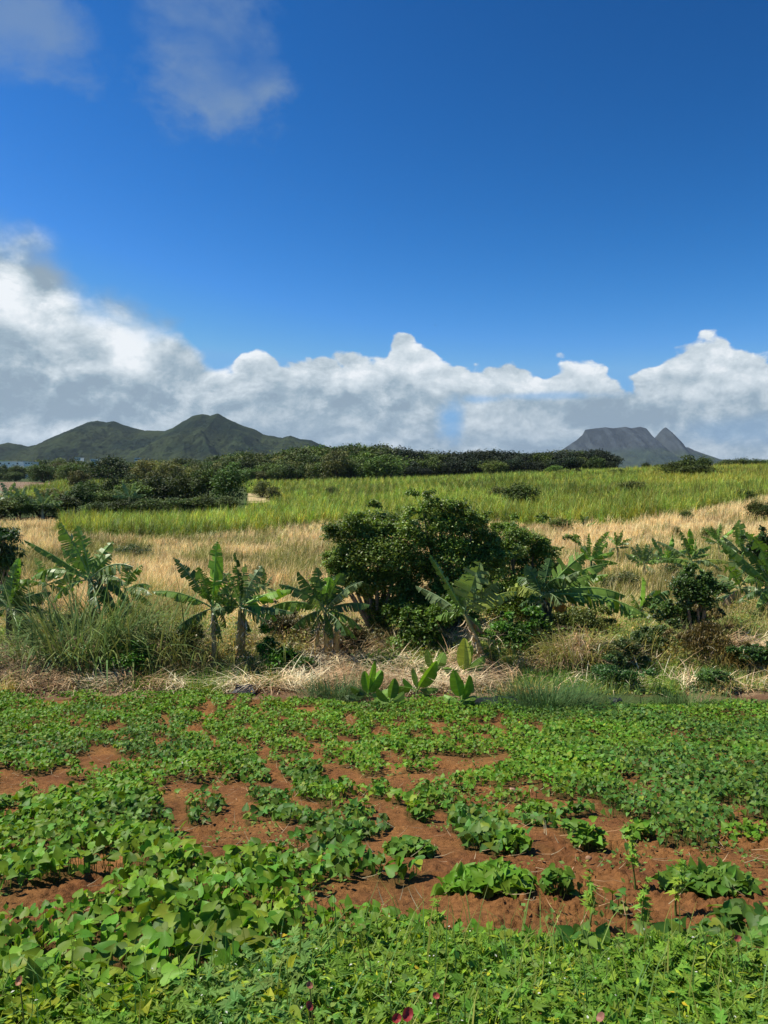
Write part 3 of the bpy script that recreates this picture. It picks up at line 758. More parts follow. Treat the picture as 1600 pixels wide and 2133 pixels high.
# ------------------------------------------------------------------ straw bank, dry grass, cane
def blades(b, T, X, Y, L, W, C, r, lean=.3, z0=0., yaw=None):
    n = len(X)
    if n == 0: return
    Pn = np.stack([X, Y, gz(X, Y) + z0], 1)
    S = np.stack([W, L, L], 1)
    b.scatter(T, Pn, rot(r.random(n) * 6.28 if yaw is None else yaw, r.normal(0, lean, n)), S, C)
def build_straw():
    r = np.random.default_rng(5); n = 62000
    Y = 14.6 + 5.0 * r.random(n); X = (r.random(n) * 2 - 1) * .56 * Y
    z = gz(X, Y); px, py = project(X, Y, z)
    gm = sstep(fbm(X / 1.1, Y / 1.1, 3, 201) + .10 * (px > 1030) + .06 * ((px > 1060) & (Y < 16.0)), .50, .62)      # green patches
    left = r.random(n) > gm * .93
    ok = (py < field_edge(px) + 2)
    k = ok & left
    X1, Y1 = X[k], Y[k]; c = len(X1)
    tone = sstep(fbm(X1 / .8, Y1 / .8, 3, 202), .38, .62)[:, None]
    C = jit(np.array([.82, .68, .44]) * tone + np.array([.50, .35, .20]) * (1 - tone), c, .35, .06, r)
    b = Batch()
    main = fbm(X1 / 1.4, Y1 / 1.4, 2, 203) * 7
    for i, T in enumerate([T_BL[0], T_BL[1], T_BL[0], T_BL2[0]]):
        kk = np.arange(c) % 4 == i; m = kk.sum(); L = .2 + .55 * r.random(m) ** 1.5
        S = np.stack([.009 + .012 * r.random(m), L, L], 1)
        Pn = np.stack([X1[kk], Y1[kk], gz(X1[kk], Y1[kk]) + .28 * r.random(m) ** 1.5], 1)
        b.scatter(T, Pn, rot(main[kk] + r.normal(0, .9, m), r.normal(-1.22, .25, m)), S, C[kk])
    o = b.build('dead_straw', M_STRAW); tag(o, 'heaped bank of cut dead straw behind the vine field', 'straw', kind='stuff')
    # living ground cover in the bank
    b = Batch(); n = 210000
    Y = 14.3 + 8.8 * r.random(n); X = (r.random(n) * 2 - 1) * .56 * Y
    px, py = project(X, Y, gz(X, Y))
    gm = sstep(fbm(X / 1.1, Y / 1.1, 3, 201) + .10 * (px > 1030) + .06 * ((px > 1060) & (Y < 16.0)), .50, .62)
    ok = (py < field_edge(px) + 4) & (r.random(n) < gm * .9 * np.where(Y > 16.5, 1, .8) + .05 + .25 * sstep(Y, 16.5, 18.5))
    X, Y = X[ok], Y[ok]; c = len(X)
    w = vn(X / .9, Y / .9, 204)[:, None]
    w2 = sstep(vn(X / 1.3, Y / 1.3, 208), .55, .8)[:, None]
    C = np.array([.10, .19, .035]) * w + np.array([.24, .27, .065]) * (1 - w)
    C = jit(C * (1 - w2) + np.array([.36, .30, .13]) * w2, c, .35, .14, r) * 1.35
    hgt = .09 + 1.0 * vn(X / .75, Y / .75, 205) ** 1.7 * sstep(Y, 15.6, 18)
    kk = r.random(c) < .62
    Pn = np.stack([X, Y, gz(X, Y) + hgt * r.random(c)], 1)
    b.scatter(T_DIAM, Pn[kk], rot(r.random(kk.sum()) * 6.28, r.normal(0, .6, kk.sum()), r.normal(0, .5, kk.sum())), .035 + .06 * r.random(kk.sum()), C[kk])
    kk = ~kk
    for i, T in enumerate(T_BL):
        q = kk & (np.arange(c) % 4 == i); m = q.sum()
        blades(b, T, X[q], Y[q], .16 + .3 * r.random(m), np.full(m, .011), C[q] * 1.2, r, .35)
    o = b.build('undergrowth', M_WEED); tag(o, 'low green creepers and grass growing through the straw bank', 'undergrowth', kind='stuff')
build_straw()

def build_dry_grass():
    r = np.random.default_rng(6); n = 330000
    # more blades per square metre close by
    ly = r.random(n); Y = np.exp(math.log(19.0) + ly ** .85 * math.log(118 / 19.0)); X = (r.random(n) * 2 - 1) * .56 * Y
    z = gz(X, Y); px, py = project(X, Y, z)
    cane, pl, yel = zones(X, Y, z)
    ok = ~cane & ~pl & ~((px < 515) & (Y > np.where(px < 130, 97, 72)))
    X, Y, px, py = X[ok], Y[ok], px[ok], py[ok]; n = len(X)
    cs = .45 + .004 * Y; cx, cy = np.floor(X / cs), np.floor(Y / cs); ch = _h(cx, cy, 320); ch2 = _h(cx, cy, 321)
    X = X * .6 + (cx + .5) * cs * .4; Y = Y * .6 + (cy + .2 + .6 * ch2) * cs * .4
    g = greenness(px, py, X, Y) * .85
    g = np.maximum(g, .5 * (1 - sstep(Y, 19, 23)))
    isg = r.random(n) < g
    tone = fbm(X / 3, Y / 3, 3, 301)[:, None]
    gold = np.array([.78, .62, .32]) * tone * 1.25 + np.array([.58, .42, .21]) * (1 - tone) * 1.15
    gold = gold * (1 - .0)
    grn = np.array([.24, .26, .055]) * tone + np.array([.36, .32, .10]) * (1 - tone)
    C = jit(np.where(isg[:, None], grn, gold), n, .25, .06, r)
    C = C * (.74 + .5 * ch)[:, None]; dk = sstep(fbm(X / 1.6, Y / 1.2, 3, 330), .56, .7)[:, None]; C = C * (1 - .45 * dk)
    L = (.6 + .8 * ch2) * (.35 + .5 * r.random(n)) * (.7 + .6 * vn(X / 1.5, Y / 1.5, 302)) * np.where(Y < 24, .85, 1.)
    W = .006 + .00048 * Y
    b = Batch(); yw = r.normal(.6, 1.3, n)       # the wind lays it over to the right
    for i, T in enumerate(T_BL2):
        q = np.arange(n) % 3 == i
        blades(b, T, X[q], Y[q], L[q], W[q], C[q], r, .42, yaw=-np.pi / 2 + yw[q])
    o = b.build('dry_grass', M_GRASS); tag(o, 'golden dry grass covering the slope between banana plants and cane', 'grass', kind='stuff')
build_dry_grass()

def build_cane():
    r = np.random.default_rng(8); n = 420000
    Y = np.exp(math.log(52) + r.random(n) ** .8 * math.log(285 / 52.)); X = (r.random(n) * 2 - 1) * .58 * Y
    z = gz(X, Y); px, py = project(X, Y, z); cane, pl, yel = zones(X, Y, z)
    k = cane
    X, Y, px, yel = X[k], Y[k], px[k], yel[k]; n = len(X)
    cs = .7 + .006 * Y; cx, cy = np.floor(X / cs), np.floor(Y / cs)
    ch = _h(cx, cy, 410); ch2 = _h(cx, cy, 411); ch3 = _h(cx, cy, 412)
    pull = .55; X = X * (1 - pull) + (cx + .2 + .6 * ch2) * cs * pull; Y = Y * (1 - pull) + (cy + .2 + .6 * ch3) * cs * pull
    row = .7 + .3 * np.sin((X * .8 + Y * .55) * 2 * np.pi / 1.5)
    tone = fbm(X / 9, Y / 9, 4, 401)[:, None]; t2 = fbm(X / 30, Y / 22, 3, 402)[:, None]
    A_, B_ = np.array([.38, .44, .07]), np.array([.18, .235, .045])
    C = A_ * tone * 1.1 + B_ * (1 - tone)
    C = C * (.55 + .95 * t2) * (1 - .4 * sstep(fbm(X / 7, Y / 3.5, 3, 405), .58, .7)[:, None])
    C = C * (.62 + .76 * ch)[:, None]; C[:, 0] *= .85 + .35 * ch2
    C = np.where(yel[:, None], C * .5 + np.array([.42, .36, .06]) * .5, C)
    nb = np.minimum(n, n)
    C = jit(C, n, .42, .14, r)
    L = (.8 + .9 * r.random(n)) * (.65 + .5 * vn(X / 4, Y / 4, 403) + .35 * ch3)
    z0 = .5 * r.random(n)
    W = .025 + .00042 * Y
    b = Batch()
    for i, T in enumerate(T_BL2 + [T_BL[3]]):
        q = np.arange(n) % 4 == i
        blades(b, T, X[q], Y[q], L[q], W[q], C[q], r, .48, z0[q])
    o = b.build('sugar_cane', M_CANE); tag(o, 'pale green sugar cane fields rolling up to the wood', 'sugar cane', kind='stuff')
build_cane()
def build_plough():
    r = np.random.default_rng(9); n = 9000
    Y = 170 + 130 * r.random(n); X = (r.random(n) * 2 - 1) * .58 * Y
    z = gz(X, Y); cane, pl, yel = zones(X, Y, z); X, Y = X[pl], Y[pl]; n = len(X)
    print('PLOUGH', n)
    if n == 0: return
    b = Batch(); blades(b, T_BL2[1], X, Y, .35 + .3 * r.random(n), np.full(n, .12), jit(np.array([.34, .22, .15]), n, .4, .1, r), r, .5)
    o = b.build('cane_stubble', M_STRAW); tag(o, 'brown cut stubble on the harvested fields', 'stubble', kind='stuff')
build_plough()

# ------------------------------------------------------------------ trees and shrubs
def blob_crown(b, blobs, n, size, col, r, T=T_DIAM, shell=.45, var=.25, clump_n=40, hang=-.2):
    """blobs: (cx,cy,cz,rx,ry,rz). leaves clustered into sprays near the blobs' surface"""
    B = np.array(blobs, float); wgt = (B[:, 3] * B[:, 4] * B[:, 5]) ** (2 / 3.); wgt /= wgt.sum()
    ns = max(n // clump_n, 8)
    bi = r.choice(len(B), ns, p=wgt)
    d = r.normal(size=(ns, 3)); d /= np.linalg.norm(d, axis=1)[:, None]; d[:, 2] = np.where(d[:, 2] < -.55, -d[:, 2], d[:, 2])
    rad = (shell + (1.04 - shell) * r.random(ns) ** .5)
    cen = B[bi, :3] + d * B[bi, 3:] * rad[:, None]
    ctone = (.7 + .6 * r.random(ns)) * (.7 + .75 * _h(bi.astype(float), bi * 0. + 3, 9))
    si = np.repeat(np.arange(ns), clump_n); m = len(si)
    sr = .22 * (B[bi, 3:].mean(1))[si]
    off = r.normal(size=(m, 3)) * np.minimum(sr, size * 5.5)[:, None] * np.array([1, 1, .6])
    Pn = cen[si] + off
    yaw = r.random(m) * 6.28
    C = jit(np.asarray(col), m, var, .08, r) * ctone[si][:, None]
    b.scatter(T, Pn, rot(yaw, r.normal(hang, .55, m), r.normal(0, .5, m)), size * (.7 + .6 * r.random(m)), C)
def limbs(b, base, blobs, rad, col, r):
    base = np.array(base, float)
    for bl in blobs:
        e = np.array(bl[:3]); mid = base * .55 + e * .45 + r.normal(size=3) * np.linalg.norm(e - base) * .06; mid[2] = base[2] + (e[2] - base[2]) * .55
        t = np.linspace(0, 1, 7)[:, None]; pts = (1 - t) ** 2 * base + 2 * t * (1 - t) * mid + t ** 2 * e
        tube(b, pts, rad * (1 - .8 * t[:, 0]), col, 6)

# prototypes for distant trees, unit height
def proto_tree(seed, wide, col, n=4200, olive=False):
    r = np.random.default_rng(seed)
    k = 7; blobs = []
    for i in range(k):
        a = 2 * math.pi * i / k + r.random(); q = .26 * wide * (.6 + .6 * r.random())
        blobs.append((math.cos(a) * q, math.sin(a) * q, .42 + .3 * r.random(), .24 * wide * (.8 + .4 * r.random()), .24 * wide, .2 * (.8 + .4 * r.random())))
    blobs.append((0, 0, .72, .26 * wide, .26 * wide, .25)); blobs.append((.05, 0, .28, .40 * wide, .40 * wide, .28))
    for i in range(6):
        a = r.random() * 6.28; q = .42 * wide * r.random() ** .5
        blobs.append((math.cos(a) * q, math.sin(a) * q, .12 + .7 * r.random(), .13 * wide, .13 * wide, .12))
    bt = Batch(); limbs(bt, (0, 0, -.03), blobs[:5], .03, (.12, .09, .06), r)
    bc = Batch(); blob_crown(bc, blobs, n, .062, col, r, clump_n=12, shell=.35)
    return bc, bt
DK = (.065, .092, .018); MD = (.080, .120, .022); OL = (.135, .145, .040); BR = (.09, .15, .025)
VD = (.020, .034, .012)  # very dark leaf: shade on the right-hand ridge wood put into the colour
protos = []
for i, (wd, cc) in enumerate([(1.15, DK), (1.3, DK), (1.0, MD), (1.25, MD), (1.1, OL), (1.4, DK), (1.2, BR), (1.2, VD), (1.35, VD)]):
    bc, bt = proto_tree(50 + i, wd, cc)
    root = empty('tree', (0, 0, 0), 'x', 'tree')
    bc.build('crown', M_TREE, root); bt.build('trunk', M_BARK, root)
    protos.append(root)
used = [False] * len(protos)
def put_tree(k, loc, H, label, group=None, rz=0, wide=1., cat='tree', name=None):
    src = protos[k]
    if not used[k]: o = src; used[k] = True
    else:
        o = src.copy(); COL.objects.link(o)
        for ch in src.children:
            c2 = ch.copy(); COL.objects.link(c2); c2.parent = o
    if name: o.name = name
    o.location = tuple(float(v) for v in loc); o.scale = (H * wide, H * wide, H); o.rotation_euler = (0, 0, rz)
    for q in ('label', 'group'):
        if q in o: del o[q]
    o['label'] = label; o['category'] = cat
    if group: o['group'] = group
    return o
def ztop(px, py, Y): return P(px, py, Y)[2]

def wood():
    r = np.random.default_rng(12)
    top = lambda x: np.interp(x, [480, 510, 540, 580, 620, 700, 760, 810, 870, 920, 960, 1000, 1050, 1100, 1180, 1250, 1275, 1290], [945, 934, 942, 940, 925, 925, 919, 924, 936, 937, 940, 933, 936, 937, 934, 932, 944, 962])
    # rows from the back: (Y, drop of the crowns below the skyline, step, px from, px to)
    for Y, drop, step, x0, x1 in ((335, 0, 13, 500, 1272), (315, 3, 17, 488, 1276), (295, 15, 22, 500, 1270), (282, 30, 30, 520, 900)):
        x = x0
        while x < x1:
            X = (x - 800) / F * Y; g_ = float(gz(X, Y))
            tp = float(top(x)) + drop + abs(r.normal(0, 5.5)); H = ztop(x, tp, Y) - g_
            g_ -= .3
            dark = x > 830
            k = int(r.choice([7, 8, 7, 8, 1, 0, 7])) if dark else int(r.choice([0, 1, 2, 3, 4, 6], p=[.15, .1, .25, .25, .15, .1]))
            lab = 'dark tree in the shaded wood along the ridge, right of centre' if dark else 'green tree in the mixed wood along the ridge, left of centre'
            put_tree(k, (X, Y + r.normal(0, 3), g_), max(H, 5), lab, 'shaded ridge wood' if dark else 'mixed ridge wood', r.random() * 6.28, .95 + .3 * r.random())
            x += step * (.75 + .5 * r.random())
    # far belt on the left, before the hills
    topl = lambda x: np.interp(x, [0, 60, 120, 200, 260, 340, 420, 490], [958, 960, 952, 957, 958, 955, 950, 945])
    for Y, drop, step in ((470, 0, 11), (400, 9, 14), (340, 20, 19)):
        x = -10
        while x < 500:
            X = (x - 800) / F * Y; g_ = float(gz(X, Y)) - .3
            tp = float(topl(x)) + drop + abs(r.normal(0, 4)); H = max(ztop(x, tp, Y) - g_, 4)
            put_tree(int(r.choice([0, 2, 3, 4, 6], p=[.25, .25, .25, .15, .1])), (X, Y + r.normal(0, 6), g_), H, 'tree in the far belt at the foot of the green hills', 'far tree belt below the hills', r.random() * 6.28, 1 + .3 * r.random())
            x += step * (.7 + .6 * r.random())
    x = 1510
    while x < 1610:      # right skyline
        Y = 330; X = (x - 800) / F * Y; g_ = float(gz(X, Y)); H = ztop(x, 952 + 6 * r.random(), Y) - g_
        put_tree(int(r.choice([0, 3])), (X, Y, g_ - .2), max(H, 2.5), 'low tree on the skyline at the far right', 'skyline trees at the far right', r.random() * 6.28, 1.2)
        x += 13
wood()

# single trees and bushes on the hill: px, base py, top py, width px, proto, label, (Y or None)
HILL = [
 (800, 1000, 945, 92, 3, 'broad olive-green tree standing before the dark wood at its middle', 270),
 (700, 985, 932, 70, 4, 'olive tree at the front of the mixed wood, left of the broad one', 275),
 (1030, 1000, 958, 60, 3, 'lighter round tree before the shaded wood', 262),
 (692, 1036, 1013, 34, 0, 'small round dark bush alone in the bright cane', None),
 (1085, 1062, 1004, 88, 0, 'largest dark bush in the cane, above the leafy central tree', None),
 (1035, 1045, 1012, 50, 4, 'grey-green bush at the left of the largest cane bush', None),
 (1155, 995, 968, 40, 6, 'yellowish round bush at the end of the shaded wood', 240),
 (1180, 1003, 978, 44, 4, 'dull bush below the yellowish round bush', 225),
 (1203, 996, 975, 20, 0, 'small upright dark bush right of the dull bush', 228),
 (1286, 994, 976, 42, 0, 'low dark bush on the cane skyline, left of the small one', 215),
 (1331, 993, 979, 24, 0, 'smallest low dark bush on the cane skyline', 215),
 (1317, 1030, 1001, 62, 4, 'greyish scrubby bush in the middle of the right-hand cane', None),
 (1430, 1005, 946, 64, 2, 'tall tree in the clump on the right-hand hill', 190),
 (1466, 1000, 949, 42, 0, 'narrower dark tree right of the tall one in the hill clump', 192),
 (1402, 1005, 960, 60, 5, 'low spreading tree at the left of the hill clump', 186),
 (1448, 1006, 967, 90, 0, 'wide bush in front of the hill clump', 178),
 (1490, 1006, 980, 42, 0, 'small dark bush at the right foot of the hill clump', 180),
 (1516, 1008, 990, 36, 3, 'last low bush trailing right of the hill clump', 178),
 (1344, 975, 962, 22, 0, 'tiny tree on the skyline before the rocky mountain, left one', 270),
 (1368, 975, 966, 18, 0, 'tiny tree on the skyline before the rocky mountain, right one', 270),
 (1550, 1048, 1018, 58, 0, 'dark bush at the top edge of the dry grass on the right', None),
 (1575, 1085, 1040, 44, 0, 'dense dark bush in dry grass near the right edge', None),
 (1604, 1085, 1046, 44, 1, 'dark bush cut by the right edge above the dry grass', None),
 (1472, 1052, 1030, 20, 0, 'small upright bush between cane and dry grass', None),
 (1430, 1087, 1063, 30, 6, 'small green bush alone in the golden grass', None),
 (1168, 1106, 1078, 56, 3, 'low spreading green bush in golden grass right of the central tree', None),
 (1480, 1125, 1098, 44, 4, 'pale grey-green bush in dry grass above the right bananas', None),
 (1408, 1118, 1096, 20, 4, 'small brownish bush in the dry grass', None),
 (232, 1004, 948, 96, 5, 'big dome-shaped dark tree at the left before the far belt', 270),
 (300, 1000, 954, 70, 4, 'grey-olive tree right of the big dome tree', 265),
 (355, 1003, 958, 70, 4, 'olive thin-crowned tree further right of the dome tree', 255),
 (150, 1000, 962, 60, 3, 'mid-green tree left of the dome tree', 285),
 (90, 998, 965, 60, 3, 'bushy tree above the brown field at its right end', 300),
 (165, 1015, 978, 50, 4, 'thin olive tree at the lime cane strip', 190),
 (478, 1062, 970, 84, 6, 'bright green rounded tree at the right end of the left thicket', 128),
 (430, 1062, 968, 80, 0, 'dark tree beside the bright rounded one in the thicket', 132),
 (385, 1064, 985, 80, 0, 'dark tree in the middle of the left thicket', 134),
 (330, 1064, 990, 90, 1, 'wide dark tree left of the thicket middle', 132),
 (280, 1068, 1002, 80, 3, 'bushy green tree in the left thicket by pale banana leaves', 128),
 (235, 1055, 990, 56, 0, 'small dark tree on the lime cane strip', 140),
 (225, 1075, 1020, 80, 3, 'green bush mass below the small dark tree', 122),
 (165, 1082, 1008, 80, 2, 'leafy green tree in the left thicket', 118),
 (130, 1092, 1030, 80, 0, 'dark bush at the front of the left thicket', 110),
 (85, 1095, 1035, 90, 3, 'green bush at the front left of the thicket', 106),
 (40, 1098, 1028, 80, 2, 'green bush by the left edge under the brown field', 104),
 (0, 1100, 1040, 80, 3, 'green bush cut by the left edge below the brown field', 102),
 (110, 1060, 1015, 70, 4, 'olive bush on the lime cane slope', 130),
 (8, 985, 966, 34, 2, 'small green tree hiding the foot of the widest white building, left', 365),
 (36, 986, 967, 36, 3, 'small green tree hiding the foot of the widest white building, right', 362),
 (545, 1036, 1000, 44, 4, 'scrubby bush in dry ground right of the bright thicket tree', None),
 (570, 1045, 1012, 40, 4, 'grey-green bush before the brown strip', None),
 (185, 1050, 998, 60, 3, 'loose green bush above the dark thicket bush', 140),
 (205, 1092, 1045, 70, 1, 'low dark bush at the front edge of the thicket, left of the cane corner', 104),
 (255, 1090, 1040, 80, 0, 'dark low bush peeping over the front cane, left part', 103),
 (310, 1090, 1036, 84, 5, 'dark low bush peeping over the front cane below the wide thicket tree', 104),
 (365, 1090, 1034, 80, 3, 'green low bush peeping over the front cane below the middle thicket tree', 104),
 (420, 1090, 1030, 84, 0, 'dark low bush peeping over the front cane below the dark thicket tree', 105),
 (475, 1088, 1032, 70, 2, 'green low bush at the right end of the thicket foot', 106),
 (65, 1070, 1030, 70, 3, 'loose green bush behind the left front bushes', 122),
 (20, 1075, 1036, 60, 4, 'olive bush behind the left front bushes at the edge', 124),
 (275, 1040, 985, 60, 2, 'green tree behind the thicket between dome tree and dark middle', 150),
 (320, 1035, 978, 60, 4, 'olive-grey tree behind the wide dark thicket tree', 158),
 (370, 1035, 974, 60, 0, 'dark tree behind the middle of the thicket', 156),
 (410, 1035, 968, 54, 4, 'brownish thin-crowned tree behind the dark thicket tree', 150)]
rr = np.random.default_rng(77)
for px, bpy_, tpy, w, k, lab, Y in HILL:
    if Y is None: c = hit(px, bpy_)
    else: X = (px - 800) / F * Y; c = np.array([X, Y, float(gz(X, Y))])
    H = ztop(px, tpy, c[1]) - c[2]; wid = w * c[1] / F
    nm = 'bush' if H < 4.5 else 'tree'
    put_tree(k, c - [0, 0, .15 * H * .3], H * 1.04, lab, None, rr.random() * 6.28, wid / H / 1.22, 'bush' if nm == 'bush' else 'tree', nm)

# the large shrubby trees in the middle, leaf by leaf
def big_tree(name, base, blobs_px, n, size, col, label, cat, seed, T=T_DIAM, trunk=.07, shell=.3, depth=.8, hang=-.25, cn=30):
    """blobs_px: (px,py,rx,ry) at the tree's distance"""
    r = np.random.default_rng(seed); c = hit(*base); Yc = c[1]
    blobs = []
    for bx, by, rx, ry in blobs_px:
        for s in range(6):
            dy = (r.random() - .5) * depth * rx * Yc / F * 1.6; fr = .85 if s == 0 else r.uniform(.25, .5)
            q = P(bx + (s > 0) * r.normal(0, .8) * rx, by + (s > 0) * r.normal(0, .8) * ry, Yc + dy) - c; blobs.append((q[0], dy, q[2], rx * fr * Yc / F, rx * fr * Yc / F * depth, ry * fr * Yc / F))
    root = empty(name, c, label, cat)
    b = Batch(); limbs(b, (0, 0, -.1), blobs[::6] + blobs[3::12], trunk, (.22, .17, .12), r); b.build('trunk', M_BARK, root)
    b = Batch(); blob_crown(b, blobs, int(n * 1.7), size * 1.08, col, r, T, shell, .38, cn, hang); b.build('crown', M_LEAF, root)
    return root
big_tree('leafy_tree', (790, 1335), [(745, 1110, 55, 38), (800, 1100, 60, 38), (725, 1160, 42, 38), (790, 1160, 70, 50), (850, 1130, 38, 50), (760, 1215, 55, 38), (830, 1215, 55, 40), (795, 1275, 40, 40), (790, 1305, 30, 26), (845, 1260, 40, 36), (715, 1205, 36, 30)], 36000, .062, (.15, .215, .040),
         'dark glossy-leaved tree forming the left half of the central thicket', 'tree', 1)
big_tree('leafy_tree', (940, 1330), [(905, 1060, 36, 26), (950, 1065, 40, 28), (925, 1110, 55, 42), (985, 1090, 36, 28), (940, 1160, 60, 50), (985, 1150, 40, 36), (900, 1190, 50, 40), (950, 1220, 60, 46), (1000, 1225, 40, 36), (1010, 1130, 40, 40), (1020, 1180, 40, 40), (930, 1275, 46, 36), (975, 1290, 36, 28)], 34000, .060, (.15, .22, .040),
         'tallest dark tree of the central thicket, rising above the cane edge', 'tree', 2)
big_tree('leafy_tree', (1075, 1325), [(1075, 1120, 44, 26), (1110, 1130, 36, 22), (1060, 1165, 48, 36), (1115, 1175, 46, 40), (1040, 1210, 50, 40), (1095, 1225, 50, 36), (1060, 1260, 50, 30), (1085, 1290, 40, 26), (1030, 1285, 36, 30), (1135, 1150, 30, 24), (1140, 1190, 30, 30), (1130, 1240, 34, 30), (1030, 1140, 36, 30)], 28000, .060, (.15, .23, .040),
         'dark rounded tree forming the right side of the central thicket', 'tree', 3)
big_tree('shrub', (1075, 1372), [(1040, 1320, 40, 28), (1085, 1330, 42, 30), (1060, 1350, 55, 20), (1015, 1335, 22, 26)], 6500, .085, (.085, .19, .026), 'glossy dark green shrub at the foot of the leaning banana stem', 'shrub', 4, trunk=.03)
big_tree('shrub', (850, 1372), [(850, 1290, 40, 36), (880, 1320, 40, 36), (850, 1345, 48, 24), (910, 1290, 36, 36)], 6500, .07, (.11, .19, .028), 'lighter green shrub under the central trees', 'shrub', 5, trunk=.03)
big_tree('shrub', (275, 1400), [(250, 1360, 32, 24), (290, 1365, 32, 26), (270, 1378, 50, 20)], 4200, .06, (.085, .20, .020), 'bright green low shrub at the foot of the left reeds', 'shrub', 6, trunk=.02)
big_tree('shrub', (578, 1395), [(560, 1350, 22, 24), (590, 1365, 26, 22), (572, 1378, 34, 18)], 3000, .055, (.075, .19, .018), 'bright green shrub between the two groups of banana stems', 'shrub', 7, trunk=.02)
big_tree('shrub', (1450, 1350), [(1430, 1225, 36, 28), (1450, 1250, 44, 30), (1470, 1215, 26, 20), (1440, 1285, 50, 28), (1400, 1275, 30, 22)], 9000, .065, (.065, .12, .024), 'dark rounded shrub draped over a skirt of dead vines on the right', 'shrub', 8)
big_tree('shrub', (1478, 1385), [(1480, 1320, 36, 34), (1450, 1330, 36, 26), (1500, 1345, 26, 36)], 4200, .06, (.17, .125, .035), 'brown and yellow dead vines hanging below the dark rounded shrub', 'shrub', 9, T=T_LONG, hang=-1.2)
big_tree('shrub', (1605, 1290), [(1592, 1160, 30, 36), (1600, 1200, 30, 36), (1590, 1130, 24, 24), (1615, 1240, 30, 36)], 5000, .07, (.035, .07, .018), 'tall dark shrub cut by the right edge', 'shrub', 10)
big_tree('leafy_tree', (-12, 1290), [(8, 1115, 32, 22), (-10, 1150, 50, 30), (15, 1165, 26, 18), (-20, 1200, 40, 30)], 3600, .16, (.045, .10, .028), 'long-leaved dark tree cut by the left edge', 'tree', 11, T=T_LONG, hang=-.6)
big_tree('shrub', (1565, 1400), [(1560, 1365, 34, 20), (1590, 1370, 26, 18)], 2600, .06, (.055, .12, .025), 'low green shrub in straw near the right edge', 'shrub', 12, trunk=.02)
big_tree('shrub', (1270, 1400), [(1265, 1360, 44, 28), (1310, 1355, 34, 26), (1235, 1375, 26, 18)], 4800, .045, (.085, .13, .035), 'dull green small-leaved shrub in the middle of the right bank', 'shrub', 13, trunk=.02)
big_tree('shrub', (1275, 1440), [(1260, 1405, 40, 20), (1300, 1415, 32, 18)], 3000, .04, (.06, .14, .03), 'dense deep green creeper mound low in the right bank', 'shrub', 14, trunk=.015)
big_tree('shrub', (55, 1410), [(60, 1395, 40, 13), (30, 1400, 26, 10)], 2200, .045, (.06, .12, .035), 'low dark green creeper over straw at the left', 'shrub', 15, trunk=.015)
big_tree('shrub', (90, 1330), [(95, 1290, 44, 24), (60, 1310, 40, 20), (120, 1305, 36, 24)], 4200, .05, (.12, .16, .03), 'yellow-green shrub behind the left reeds', 'shrub', 16, trunk=.02)
big_tree('shrub', (600, 1340), [(575, 1300, 40, 24), (620, 1305, 40, 22)], 3400, .05, (.15, .13, .06), 'brownish dry shrub behind the middle banana stems', 'shrub', 17, trunk=.02)
big_tree('shrub', (1170, 1350), [(1160, 1300, 30, 26), (1195, 1315, 30, 24)], 3000, .05, (.12, .15, .035), 'yellow-green leafy shrub right of the dark banana stems', 'shrub', 18, trunk=.02)
big_tree('shrub', (285, 1165), [(270, 1145, 34, 13), (300, 1150, 30, 12)], 1800, .07, (.06, .10, .03), 'low dark shrub in dry grass behind the left banana crown', 'shrub', 19, trunk=.02)

def grass_clump(px, py, hpx, n, w, col, label, seed, spread=.25, name='grass_clump', T=T_BL5, lean=.45, mat=None, cat='grass clump', colj=.25, xsp=1.):
    r = np.random.default_rng(seed + 500); c = hit(px, py); H = hpx * c[1] / F
    X = r.normal(0, spread, n) * xsp; Y = r.normal(0, spread * .6, n)
    b = Batch()
    for i, t in enumerate(T):
        q = np.arange(n) % len(T) == i; m = q.sum(); L = H * (.55 + .75 * r.random(m))
        yaw = np.arctan2(Y[q], X[q]) - np.pi / 2 + r.normal(0, .8, m)
        S = np.stack([np.full(m, w) * (.6 + .8 * r.random(m)), L, L], 1)
        b.scatter(t, np.stack([X[q], Y[q], -.03 + 0 * X[q]], 1), rot(yaw, -np.abs(r.normal(0, lean, m)), np.zeros(m)), S, jit(np.array(col), m, colj, .1, r))
    o = b.build(name, mat or M_GRASS); o.location = tuple(float(v) for v in c)
    tag(o, label, cat); return o
big_tree('shrub', (140, 1340), [(130, 1300, 36, 24), (155, 1320, 30, 22)], 3000, .055, (.07, .13, .028), 'green shrub at the back of the left reeds', 'shrub', 30, trunk=.02)
big_tree('shrub', (405, 1352), [(395, 1315, 34, 22), (370, 1330, 30, 18)], 2800, .05, (.16, .19, .045), 'yellowish shrub left of the banana with the upright bright leaf', 'shrub', 31, trunk=.02)
big_tree('shrub', (640, 1408), [(630, 1385, 30, 16), (650, 1392, 22, 12)], 1800, .045, (.09, .17, .035), 'small green shrub at the left foot of the three orange stems', 'shrub', 32, trunk=.015)
big_tree('shrub', (735, 1360), [(725, 1320, 34, 26), (745, 1340, 28, 20)], 3000, .05, (.17, .15, .06), 'brownish shrub between the three orange stems and the central thicket', 'shrub', 33, trunk=.02)
big_tree('shrub', (1225, 1335), [(1215, 1290, 36, 24), (1250, 1305, 30, 20)], 3000, .05, (.15, .18, .04), 'olive shrub under the long sweeping banana leaves', 'shrub', 34, trunk=.02)
big_tree('shrub', (1350, 1372), [(1345, 1340, 40, 22), (1375, 1325, 26, 26)], 3200, .05, (.08, .13, .03), 'green shrub below the small bright banana', 'shrub', 35, trunk=.02)
